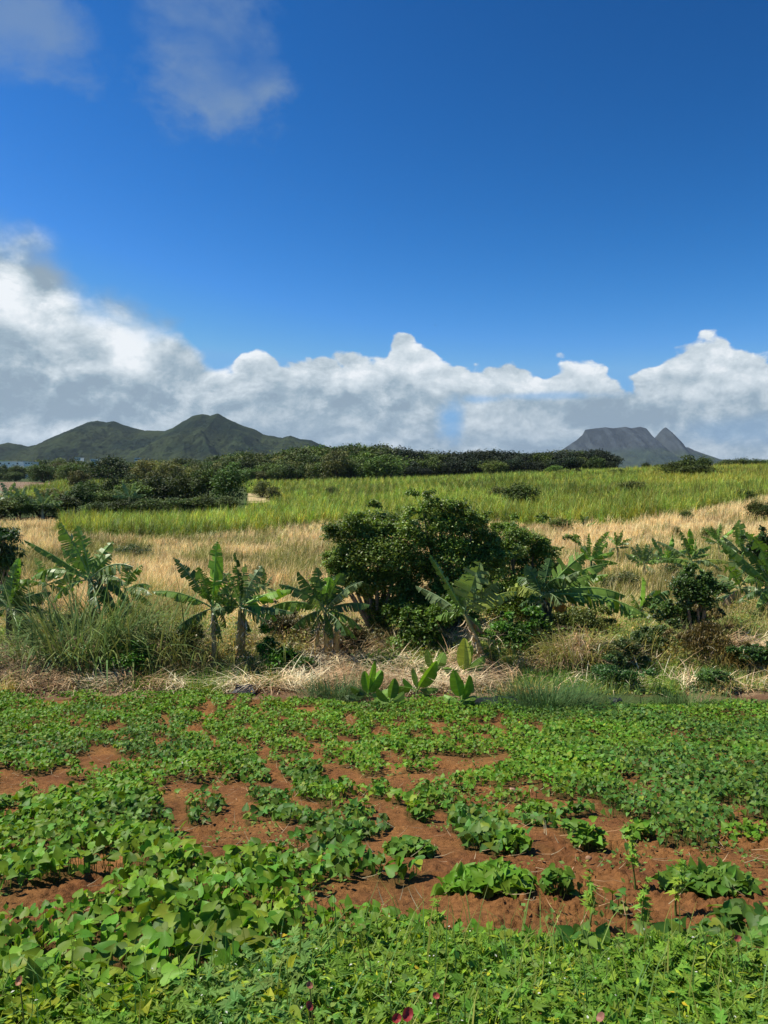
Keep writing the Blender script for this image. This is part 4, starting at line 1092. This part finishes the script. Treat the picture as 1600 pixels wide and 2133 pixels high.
big_tree('shrub', (1310, 1235), [(1300, 1205, 34, 14), (1270, 1212, 24, 10)], 2000, .06, (.09, .11, .035), 'low dark shrub in dry grass above the small bright banana', 'shrub', 36, trunk=.02)
big_tree('shrub', (1400, 1215), [(1395, 1190, 26, 16), (1375, 1200, 20, 12)], 1600, .06, (.08, .12, .03), 'dull shrub behind the slender banana', 'shrub', 37, trunk=.02)
big_tree('shrub', (1535, 1330), [(1530, 1300, 34, 18), (1560, 1310, 28, 16)], 2600, .05, (.16, .18, .045), 'olive-yellow shrub left of the right-edge banana', 'shrub', 38, trunk=.02)
big_tree('shrub', (1490, 1440), [(1480, 1410, 34, 16), (1515, 1415, 24, 12)], 2200, .045, (.09, .17, .035), 'low green shrub near the field edge at the right', 'shrub', 39, trunk=.015)
big_tree('shrub', (300, 1325), [(290, 1300, 36, 22), (325, 1310, 30, 16)], 2800, .05, (.13, .18, .04), 'light green shrub right of the left reeds', 'shrub', 40, trunk=.02)
grass_clump(165, 1385, 190, 420, .035, (.17, .24, .07), 'tall arching reed clump under the large left banana, left part', 1, .5, 'reed_clump', cat='reeds', xsp=1.3)
grass_clump(235, 1360, 200, 380, .03, (.16, .22, .06), 'tall reed clump under the large left banana, right part', 2, .45, 'reed_clump', cat='reeds', xsp=1.3)
grass_clump(335, 1375, 120, 380, .025, (.20, .23, .07), 'shorter yellowish reeds between the left banana and the paired stems', 3, .5, 'reed_clump', cat='reeds', xsp=1.5)
grass_clump(150, 1400, 90, 110, .045, (.20, .30, .14), 'pale broad-bladed plant low before the left reeds', 4, .14, 'reed_clump', cat='reeds')
grass_clump(700, 1455, 62, 700, .010, (.10, .17, .06), 'fine dark green grass tuft at the field edge left of the young bananas', 5, .26)
grass_clump(1135, 1478, 78, 1300, .011, (.085, .16, .05), 'large fine green grass tuft at the field edge on the right', 6, .42, xsp=1.3)
grass_clump(1428, 1478, 55, 700, .010, (.11, .19, .05), 'green grass tuft at the field edge near the right side', 7, .26, xsp=1.3)
grass_clump(1195, 1395, 85, 90, .014, (.52, .42, .27), 'fan of dry straw stalks standing in the right bank', 8, .1, T=T_BL, lean=.3)
grass_clump(20, 1405, 85, 500, .012, (.34, .28, .21), 'grey dry brushwood tuft at the left edge', 9, .3, T=T_BL, lean=.5, xsp=1.2)
grass_clump(185, 1415, 60, 300, .010, (.33, .26, .19), 'grey dry twiggy tuft before the left reeds', 10, .25, T=T_BL, lean=.5, xsp=1.3)
grass_clump(1195, 1368, 70, 700, .014, (.30, .30, .07), 'yellow-green grass clump below the dark banana stems', 11, .38, xsp=1.4)
grass_clump(1385, 1360, 70, 600, .014, (.24, .26, .08), 'yellow-green grass clump left of the draped shrub', 12, .36, xsp=1.3)
grass_clump(520, 1400, 55, 500, .012, (.22, .25, .12), 'grey-green grass tuft between banana stems and bright shrub', 13, .25)
grass_clump(380, 1398, 55, 400, .012, (.42, .34, .18), 'pale dry grass tuft left of the paired banana stems', 14, .28, xsp=1.3)
grass_clump(1550, 1340, 75, 900, .013, (.28, .27, .09), 'olive grass clump below the right-edge shrub', 15, .55, xsp=1.4)
grass_clump(830, 1375, 90, 350, .012, (.42, .35, .17), 'tall pale dry grass in front of the central trees', 16, .18)
grass_clump(1295, 1330, 60, 800, .014, (.36, .31, .11), 'tawny grass clump left of the small bright banana', 17, .6, xsp=1.4)
grass_clump(1505, 1390, 75, 350, .012, (.30, .24, .08), 'drooping yellowish grass beside the dead vine skirt', 18, .2)
grass_clump(620, 1350, 60, 700, .014, (.33, .25, .14), 'brown dry grass mound behind the middle banana stems', 19, .5, xsp=1.3)

# ------------------------------------------------------------------ banana plants
BG = {'g': (.145, .25, .04), 'd': (.075, .145, .035), 'b': (.19, .36, .035), 'y': (.30, .36, .07), 'p': (.17, .24, .09), 'o': (.36, .20, .06), 'n': (.30, .22, .14)}
def banana_leaf(root, base, a, L, droop, W, heading, key, r, tear=.6, roll=None, pet=.14):
    """a: angle from vertical in degrees (+ right); L, W metres"""
    ns = 30
    t = np.linspace(0, 1, ns)
    e = np.radians(90 - abs(a)) - np.radians(droop) * t ** 1.4
    sgn = 1 if a >= 0 else -1
    hd = np.array([math.cos(heading) * sgn, math.sin(heading), 0])
    D = np.cos(e)[:, None] * hd + np.sin(e)[:, None] * np.array([0, 0, 1.])
    pts = np.asarray(base) + np.concatenate([[np.zeros(3)], np.cumsum((D[1:] + D[:-1]) / 2, 0) * L / (ns - 1)])
    side0 = np.cross(hd, [0, 0, 1.]); side0 = side0 / np.linalg.norm(side0)
    N0 = np.cross(side0, D); N0 /= np.linalg.norm(N0, axis=1)[:, None]
    N0 = np.where(N0[:, 2:3] < 0, -N0, N0) if abs(a) > 20 else N0
    if roll is None: roll = math.radians(r.choice([-1, 1]) * r.uniform(50, 80)) if abs(a) < 38 else math.radians(r.normal(0, 22))
    S = side0 * math.cos(roll) + N0 * math.sin(roll); Nn = N0 * math.cos(roll) - side0 * math.sin(roll)
    b = Batch(); col = np.array(BG[key])
    rib = np.clip(col * 1.5 + .06, 0, .6)
    tube(b, pts, L * (.013 * (1 - t * .85)) + .002, rib, 5)
    w = W / 2 * np.sin(np.pi * np.clip((t - pet) / (1 - pet), 0, 1) ** .75) ** .55
    w = np.where(t < pet, 0, w)
    fold = math.radians(r.uniform(15, 35) if abs(a) < 38 else r.uniform(30, 60))
    i0 = int(pet * ns)
    for sd_ in (-1, 1):
        tearing = r.random(ns) < tear
        grp = np.cumsum(tearing)
        ga = r.normal(0, .28 * (.4 + tear), grp.max() + 2); gl = 1 - .25 * tear * r.random(grp.max() + 2)
        gs = r.normal(0, .10 * tear, grp.max() + 2)
        for i in range(i0, ns - 1):
            q = grp[i]; f = fold + ga[q]
            wi, wj = w[i] * gl[q], w[i + 1] * gl[q]
            end = grp[i + 1] != q
            sh = 0.0 if not end else -.32 * (L / ns)
            def edge(k, ww, frac, shft):
                ff = f * (1 + .35 * frac)
                return pts[k] + D[k] * shft * frac + sd_ * S[k] * ww * frac * math.cos(ff) - Nn[k] * ww * frac * math.sin(ff) + D[k] * (ww * .35 * frac + gs[q] * ww * frac) - np.array([0, 0, 1.]) * ww * frac * .12
            A0, A1, A2 = pts[i], edge(i, wi, .5, 0), edge(i, wi, 1, 0)
            B0, B1, B2 = pts[i + 1], edge(i + 1, wj, .5, sh), edge(i + 1, wj, 1, sh)
            cc = col * r.uniform(.85, 1.18)
            b.add([A0, A1, A2, B0, B1, B2], [[0, 1, 4, 3], [1, 2, 5, 4]], np.array([cc * 1.15, cc, cc * .92 + np.array([.02, .012, 0]) * tear] * 2))
    return b.build('leaf', M_BAN, root)
def banana(base, crown, leaves, label, seed, stems=((0, 0),), srad=5.0, scol='n', Y=None, tear=.65, name='banana_plant', group=None, dead=0):
    r = np.random.default_rng(seed + 900)
    c = hit(*base) if Y is None else np.array([(base[0] - 800) / F * Y, Y, float(gz((base[0] - 800) / F * Y, Y))])
    Yc = c[1]; k = Yc / F
    top = P(crown[0], crown[1], Yc) - c
    root = empty(name, c, label, 'banana plant', group)
    col0 = {'n': ((.48, .36, .22), (.26, .25, .10)), 'd': ((.08, .065, .045), (.07, .08, .04)), 'o': ((.52, .30, .10), (.28, .26, .09)), 'g': ((.16, .2, .07), (.14, .2, .06))}[scol]
    for dx, lean in stems:
        b = Batch(); s0 = np.array([dx * k, r.normal(0, .06), -.1]); tt = np.linspace(0, 1, 12)[:, None]
        e = top + np.array([dx * k * .5 + lean * k, 0, 0]) * (1 if len(stems) > 1 else 0); hgt = 1.0 if dx == 0 else r.uniform(.72, .95)
        e = s0 + (e - s0) * hgt
        bow = np.array([r.normal(0, .03), 0, 0])
        pts = s0 + (e - s0) * tt + bow * np.sin(tt * np.pi)
        rad = srad * 1.35 * k * (1.15 - .65 * tt[:, 0]) * (1 + .06 * r.normal(size=12))
        C = np.array(col0[0]) * (1 - tt) + np.array(col0[1]) * tt; C = C * (.8 + .4 * r.random((12, 1)))
        tube(b, pts, rad, C, 9)
        st = b.build('stem', M_STEM, root, smooth=True)
        if dead:
            b = Batch(); m = dead * 9; q = r.random(m) * .9
            Pn = s0 + (e - s0) * q[:, None] + r.normal(size=(m, 3)) * srad * k * .5
            L = r.uniform(12, 34, m) * k
            Sx = np.stack([L * .09 + .012, L, L], 1)
            b.scatter(T_BL[2], Pn, rot(r.random(m) * 6.28, np.full(m, np.pi) + r.normal(0, .35, m)), Sx, jit(np.array([.52, .41, .26]), m, .35, .08, r))
            b.build('dead_sheath', M_STRAW, root)
    if Yc < 60 and tear > .3:
        mL = np.mean([l[1] for l in leaves]); mW = np.mean([l[3] for l in leaves])
        leaves = list(leaves) + [(float(a_ + r.normal(0, 8)), mL * r.uniform(.7, .95), r.uniform(30, 75), mW, str(r.choice(['g', 'd', 'p'])), float(r.choice([-1, 1]) * r.uniform(35, 80))) for a_ in (-70, -35, 20, 60, 95)]
    for lf in leaves:
        a, L, dr, W, key = lf[:5]
        hd = math.radians(lf[5]) if len(lf) > 5 else math.radians(r.uniform(-40, 40))
        L, W = L * k * 1.12, W * k * 1.42
        ox = np.array([r.normal(0, 1.5) * k, r.normal(0, 1.5) * k, -r.random() * 6 * k])
        banana_leaf(root, top + ox, a, L, dr, W, hd, key, r, tear if key not in 'b' else tear * .5)
    return root
banana((205, 1360), (187, 1205), [(-20,118,12,36,'g'),(-9,105,8,32,'g'),(52,118,55,32,'p'),(66,100,60,26,'p'),(-58,130,75,30,'g',10),(-52,140,12,16,'g'),(98,85,75,24,'d'),(125,80,25,32,'d'),(28,62,30,26,'g'),(140,110,12,22,'g'),(-95,100,60,24,'g'),(82,90,85,24,'d',-10),(-35,85,25,26,'g')],
       'large ragged banana plant rising over reeds at the left', 1, srad=6, scol='g')
banana((447, 1392), (443, 1262), [(3,122,3,26,'b'),(-34,118,12,24,'d'),(-58,118,40,26,'g'),(22,62,40,28,'g'),(-108,84,30,28,'d'),(165,70,0,18,'d'),(-15,80,10,26,'g'),(60,52,60,24,'g')], 'banana plant with one upright bright leaf, left of the paired stems', 2, scol='n', srad=5, dead=9)
banana((494, 1385), (500, 1262), [(5,85,8,22,'p'),(24,88,20,26,'p'),(58,104,32,30,'b',5),(72,84,85,30,'b',-10),(-22,70,15,24,'g'),(-48,58,50,26,'g'),(-4,105,5,18,'d'),(95,70,40,24,'d'),(-80,50,60,22,'d'),(85,105,20,22,'d'),(150,50,10,20,'d')], 'banana plant with broad bright leaves arching right, right one of the pair', 3, stems=((0,0),(14,3)), scol='o', srad=5, dead=8)
banana((678, 1388), (676, 1268), [(-66,118,60,32,'g',8),(-28,90,15,28,'d'),(-6,84,6,30,'d'),(18,80,18,30,'d'),(44,88,30,28,'d'),(66,90,40,28,'d'),(92,84,50,28,'g',-15),(125,88,20,20,'g'),(-104,76,40,30,'d'),(8,64,10,32,'b'),(38,100,35,22,'p'),(-45,100,40,26,'d'),(150,60,20,24,'d'),(-140,50,20,26,'d')], 'dark bushy banana plant on three orange-brown stems left of the central thicket', 4, stems=((-16,-6),(0,0),(16,6),(26,10)), scol='o', srad=4.5, dead=8)
banana((1010, 1385), (968, 1278), [(16,104,4,62,'p',-30),(-28,130,6,18,'g'),(-58,122,22,28,'p'),(60,136,35,32,'y'),(34,92,20,44,'p'),(-85,66,40,24,'g'),(130,52,10,16,'o'),(150,64,0,14,'n'),(6,80,5,40,'g',30)], 'leaning banana plant with tall pale pleated leaf before the central thicket', 5, scol='o', srad=5.5, dead=12)
banana((1116, 1335), (1130, 1238), [(34,112,20,42,'g'),(12,70,8,30,'d'),(58,112,26,32,'g'),(70,158,45,44,'g',-8),(80,196,45,46,'g',-14),(-62,72,55,30,'y'),(54,142,30,32,'g',10),(112,104,30,36,'o'),(-20,64,20,28,'d'),(44,90,25,26,'p'),(-100,50,40,26,'d'),(160,40,0,16,'n')], 'big banana plant with long leaves sweeping right from thick dark stems', 6, stems=((-14,-4),(2,0),(20,8)), scol='d', srad=9)
banana((1337, 1325), (1335, 1270), [(4,66,0,24,'b'),(34,64,40,38,'d'),(-58,64,50,24,'g'),(80,50,40,20,'g'),(18,52,60,30,'d'),(-25,40,20,18,'g')], 'small banana plant with one bright upright leaf and a dark one beside it', 7, scol='n', srad=4, dead=3)
banana((1452, 1245), (1440, 1166), [(-3,60,0,15,'b'),(-26,66,6,12,'d'),(48,58,40,14,'g'),(78,84,35,13,'y'),(-52,72,22,12,'p'),(20,44,10,12,'g'),(86,70,50,12,'p'),(-75,60,40,12,'g'),(60,40,30,10,'g')], 'slender banana plant behind the draped shrub with one bright upright leaf', 8, scol='g', srad=3)
banana((1552, 1215), (1545, 1150), [(-14,54,5,16,'g'),(-3,62,5,20,'g'),(34,58,10,26,'b'),(76,64,25,14,'y'),(90,80,30,13,'y'),(-70,36,30,12,'g'),(-38,50,20,12,'p')], 'banana plant with striped upright leaves near the right edge', 9, scol='g', srad=3)
banana((1612, 1310), (1606, 1220), [(-8,130,60,24,'g',-20),(-42,130,14,26,'g'),(-64,90,30,24,'d'),(-150,90,10,24,'d'),(-25,100,20,22,'d'),(-100,70,40,20,'d')], 'tall banana plant cut by the right edge', 10, srad=5)
banana((1236, 1200), (1232, 1165), [(-4,54,0,12,'g'),(24,66,15,15,'g'),(44,60,22,17,'b'),(80,50,30,13,'b'),(-30,34,10,12,'b'),(60,44,25,15,'b'),(100,34,30,12,'b')], 'lime green banana plant in dry grass above the long sweeping leaves', 11, srad=3, scol='g')
banana((1284, 1172), (1284, 1136), [(-12,32,5,8,'g'),(14,36,5,8,'g'),(50,34,20,9,'g'),(70,26,30,7,'p')], 'thin young banana plant with three narrow leaves in dry grass', 12, srad=1.6, scol='n')
banana((28, 1345), (18, 1268), [(48,84,52,28,'d'),(28,80,20,26,'d'),(94,74,60,32,'d'),(122,64,30,30,'d'),(66,66,60,26,'d'),(-40,66,30,28,'d'),(5,86,10,26,'d'),(-90,60,40,26,'d'),(140,70,20,24,'d'),(10,100,8,22,'b')], 'dark banana clump cut by the left edge', 13, srad=6, scol='d', stems=((0,0),(18,6)))
banana((1343, 1205), (1343, 1172), [(a, 40, 15, 13, 'p') for a in (-50,-32,-15,0,14,30,48,62)] + [(75,90,30,13,'y',10),(62,80,20,12,'b',-10)], 'grey-green bushy banana plant above the small bright one', 14, srad=2.5, scol='n', dead=3)
banana((1216, 1106), (1215, 1094), [(-20,24,10,8,'d'),(0,20,5,8,'d'),(25,22,10,8,'d'),(60,26,20,7,'g')], 'tiny dark banana plant far up in the golden grass', 15, srad=1.4, scol='n')
banana((1505, 1290), (1492, 1246), [(58,66,28,20,'d'),(84,78,30,20,'g'),(108,74,30,20,'g'),(75,60,60,18,'g')], 'banana leaves spreading right from behind the draped shrub', 16, srad=3, scol='g', tear=.4)
banana((560, 1300), (552, 1225), [(-5,40,5,12,'d'),(-25,34,20,12,'d')], 'slight dark banana sucker behind the pair', 17, srad=1.5, scol='n')
banana((262, 1310), (262, 1225), [(160,70,5,30,'d'),(-150,60,10,26,'d'),(30,70,40,24,'g'),(70,84,50,24,'p'),(-40,60,40,22,'g'),(100,60,40,22,'g')], 'banana plant with hanging dark leaves right of the large ragged one', 50, srad=3.5, scol='g', dead=4)
banana((1190, 1300), (1192, 1225), [(-30,60,20,22,'g'),(10,66,8,24,'p'),(45,76,40,24,'g'),(85,66,60,22,'g'),(150,50,10,18,'n'),(-80,56,50,22,'d')], 'banana plant half hidden behind the long sweeping leaves', 51, srad=4, scol='o', dead=6)
banana((1498, 1165), (1495, 1128), [(-20,34,5,10,'g'),(5,40,5,10,'g'),(40,40,20,12,'b'),(75,40,30,10,'y'),(-60,36,20,10,'g')], 'small banana plant between the slender one and the striped one', 52, srad=2, scol='g')
banana((1390, 1210), (1388, 1165), [(-60,46,30,14,'p'),(-25,48,10,14,'g'),(15,50,10,14,'b'),(55,56,40,14,'g'),(85,60,40,12,'y')], 'pale green banana plant left of the slender one', 53, srad=2.4, scol='n', dead=3)
banana((1545, 1300), (1540, 1225), [(-70,84,50,26,'g'),(-35,72,30,24,'g'),(-5,70,10,26,'p'),(40,76,40,26,'g'),(85,60,60,22,'d'),(-110,50,30,22,'n')], 'mid-sized banana plant left of the tall right-edge one', 54, srad=4, scol='o', dead=6)
banana((90, 1275), (92, 1215), [(-65,66,50,20,'g'),(-25,56,20,20,'g'),(20,60,30,20,'p'),(60,66,50,20,'g'),(100,50,40,20,'d')], 'smaller banana plant between the left-edge clump and the large ragged one', 55, srad=3, scol='g', dead=3)
for i, (px, Y, h_, key, lab) in enumerate([(20, 128, 30, 'p', 'pale-leaved banana plant below the brown field at the left edge'), (42, 126, 28, 'p', 'pale-leaved banana plant just right of the left-edge one'),
        (88, 104, 34, 'p', 'banana plant with pale trunk before the left thicket'), (270, 120, 30, 'p', 'banana plant with pale crossing leaves inside the left thicket'), (128, 112, 26, 'p', 'banana plant with a wide pale V of leaves in the thicket')]):
    X = (px - 800) / F * Y; bp = project(X, Y, float(gz(X, Y)))[1]
    banana((px, bp), (px, bp - h_ * .9), [(a, h_ * 1.1, 25, h_ * .34, key) for a in (-75, -45, -15, 12, 40, 70)], lab, 30 + i, srad=2.2, scol='n', Y=Y, group='distant bananas of the left thicket')

# young bananas at the field edge
banana((770, 1462), (768, 1448), [(-8,52,2,18,'b'),(28,56,6,22,'b'),(60,58,20,24,'b'),(-45,46,30,20,'d'),(85,44,30,20,'g'),(-80,46,30,20,'d'),(10,66,5,14,'b')], 'young lime-leaved banana sprout at the field edge, leftmost of the group', 40, srad=1.8, scol='g', tear=.08, name='young_banana')
banana((812, 1478), (812, 1462), [(-30,40,20,20,'g'),(8,46,5,20,'g'),(55,38,30,20,'g'),(-75,36,30,18,'g')], 'low green banana sprout in front of the lime one', 41, srad=1.5, scol='g', tear=.08, name='young_banana')
banana((868, 1450), (868, 1436), [(30,74,6,26,'b'),(-70,52,20,20,'b'),(75,42,30,18,'g'),(-12,44,5,12,'g'),(100,34,20,18,'g'),(-40,36,10,16,'b')], 'young banana sprout with large slanting lime leaf', 42, srad=1.8, scol='g', tear=.08, name='young_banana')
banana((905, 1420), (903, 1398), [(-15,46,5,16,'g'),(20,42,10,20,'g'),(70,44,40,18,'g'),(-60,34,30,16,'g')], 'green banana sprout behind, under the leaning banana', 43, srad=1.6, scol='g', tear=.08, name='young_banana')
banana((968, 1425), (966, 1402), [(0,72,2,26,'y'),(40,56,30,28,'g'),(66,58,30,26,'g'),(84,64,30,22,'g'),(-60,50,30,20,'g'),(12,58,4,14,'b')], 'young banana with upright pale yellow leaf at the foot of the leaning stem', 44, srad=2, scol='g', tear=.08, name='young_banana')
banana((962, 1480), (960, 1460), [(-12,62,4,22,'b'),(14,56,4,22,'b'),(-62,40,30,20,'b'),(60,36,40,20,'g'),(100,30,20,18,'g'),(34,44,20,20,'g')], 'young banana at the field edge, rightmost and in front', 45, srad=1.8, scol='g', tear=.08, name='young_banana')

# ------------------------------------------------------------------ far houses
def house(px, Y, wpx, hpx, basepy, label, seed):
    k = Y / F; w, h, d = wpx * k, hpx * k, 6.
    z = P(px, basepy, Y)[2]; c = np.array([(px - 800) * k, Y, z])
    root = empty('house', c, label, 'house', 'white houses below the hills')
    def box(b, x0, x1, y0, y1, z0, z1, col):
        V = [[x, y, zz] for zz in (z0, z1) for y in (y0, y1) for x in (x0, x1)]
        b.add(V, [[0, 1, 5, 4], [1, 3, 7, 5], [3, 2, 6, 7], [2, 0, 4, 6], [4, 5, 7, 6], [0, 2, 3, 1]], col)
    g_ = float(gz(c[0], Y)) - z - .5
    b = Batch(); box(b, -w / 2, w / 2, 0, d, g_, h, (.86, .85, .80)); b.build('wall', M_WALL, root)
    b = Batch(); box(b, -w / 2 - .3, w / 2 + .3, -.3, d + .3, h + .01, h + .3, (.7, .69, .66)); b.build('roof', M_WALL, root)
    for i in range(3):
        b = Batch(); x = (-.3 + .3 * i) * w; box(b, x - .5, x + .5, -.04, -.003, h * .45, h * .8, (.05, .06, .08)); b.build('window', M_WALL, root)
house(20, 455, 60, 9, 971, 'widest white building at the left edge below the hills', 1)
house(62, 445, 20, 6, 969, 'cream house just right of the widest white building', 2)
house(163, 520, 12, 6, 960, 'tiny white house among trees left of the dome tree', 3)
house(286, 520, 10, 6, 961, 'tiny white house right of the dome tree', 4)
house(197, 520, 14, 5, 962, 'tiny grey-roofed house above the dome tree', 5)

# ------------------------------------------------------------------ bird
def bird(px, py, Y):
    c = P(px, py, Y); b = Batch(); t = np.linspace(0, 1, 9)
    tube(b, np.stack([t * .18 - .09, 0 * t, .02 * np.sin(t * 3)], 1), .028 * np.sin(np.pi * (t * .92 + .05)) + .002, (.03, .03, .035), 8)
    b.add([[.03, 0, .01], [-.04, 0, .01], [-.03, .16, .07], [.02, .15, .07], [-.05, .27, .03]], [[0, 1, 2, 3]], (.03, .03, .035)); b.Fs.append(np.array([[3, 2, 4]]) + b.n - 5)
    b.add([[.03, 0, .01], [-.04, 0, .01], [-.03, -.16, .07], [.02, -.15, .07], [-.05, -.27, .03]], [[0, 3, 2, 1]], (.03, .03, .035)); b.Fs.append(np.array([[3, 4, 2]]) + b.n - 5)
    o = b.build('bird', M_BIRD); o.location = tuple(c); o.rotation_euler = (0, 0, .7)
    tag(o, 'tiny dark bird flying in the blue sky above the middle clouds', 'bird')
bird(907, 678, 110)

# ------------------------------------------------------------------ air
def haze():
    me = bpy.data.meshes.new('haze'); x, y0, y1, z0, z1 = 9000, -120, 9600, -60, 430
    V = [(a, b_, c_) for c_ in (z0, z1) for b_ in (y0, y1) for a in (-x, x)]
    me.from_pydata(V, [], [(0, 2, 3, 1), (4, 5, 7, 6), (0, 1, 5, 4), (1, 3, 7, 5), (3, 2, 6, 7), (2, 0, 4, 6)])
    m = bpy.data.materials.new('haze'); m.use_nodes = True; g = NB(m.node_tree)
    out = g.n('ShaderNodeOutputMaterial'); pv = g.n('ShaderNodeVolumePrincipled')
    pv.inputs['Color'].default_value = (.62, .78, 1, 1); pv.inputs['Density'].default_value = 3.2e-5; pv.inputs['Anisotropy'].default_value = .2
    g.nt.links.new(pv.outputs[0], out.inputs['Volume']); me.materials.append(m)
    o = bpy.data.objects.new('haze', me); COL.objects.link(o); tag(o, 'thin blue air over the fields and hills', 'haze', kind='stuff')
haze()
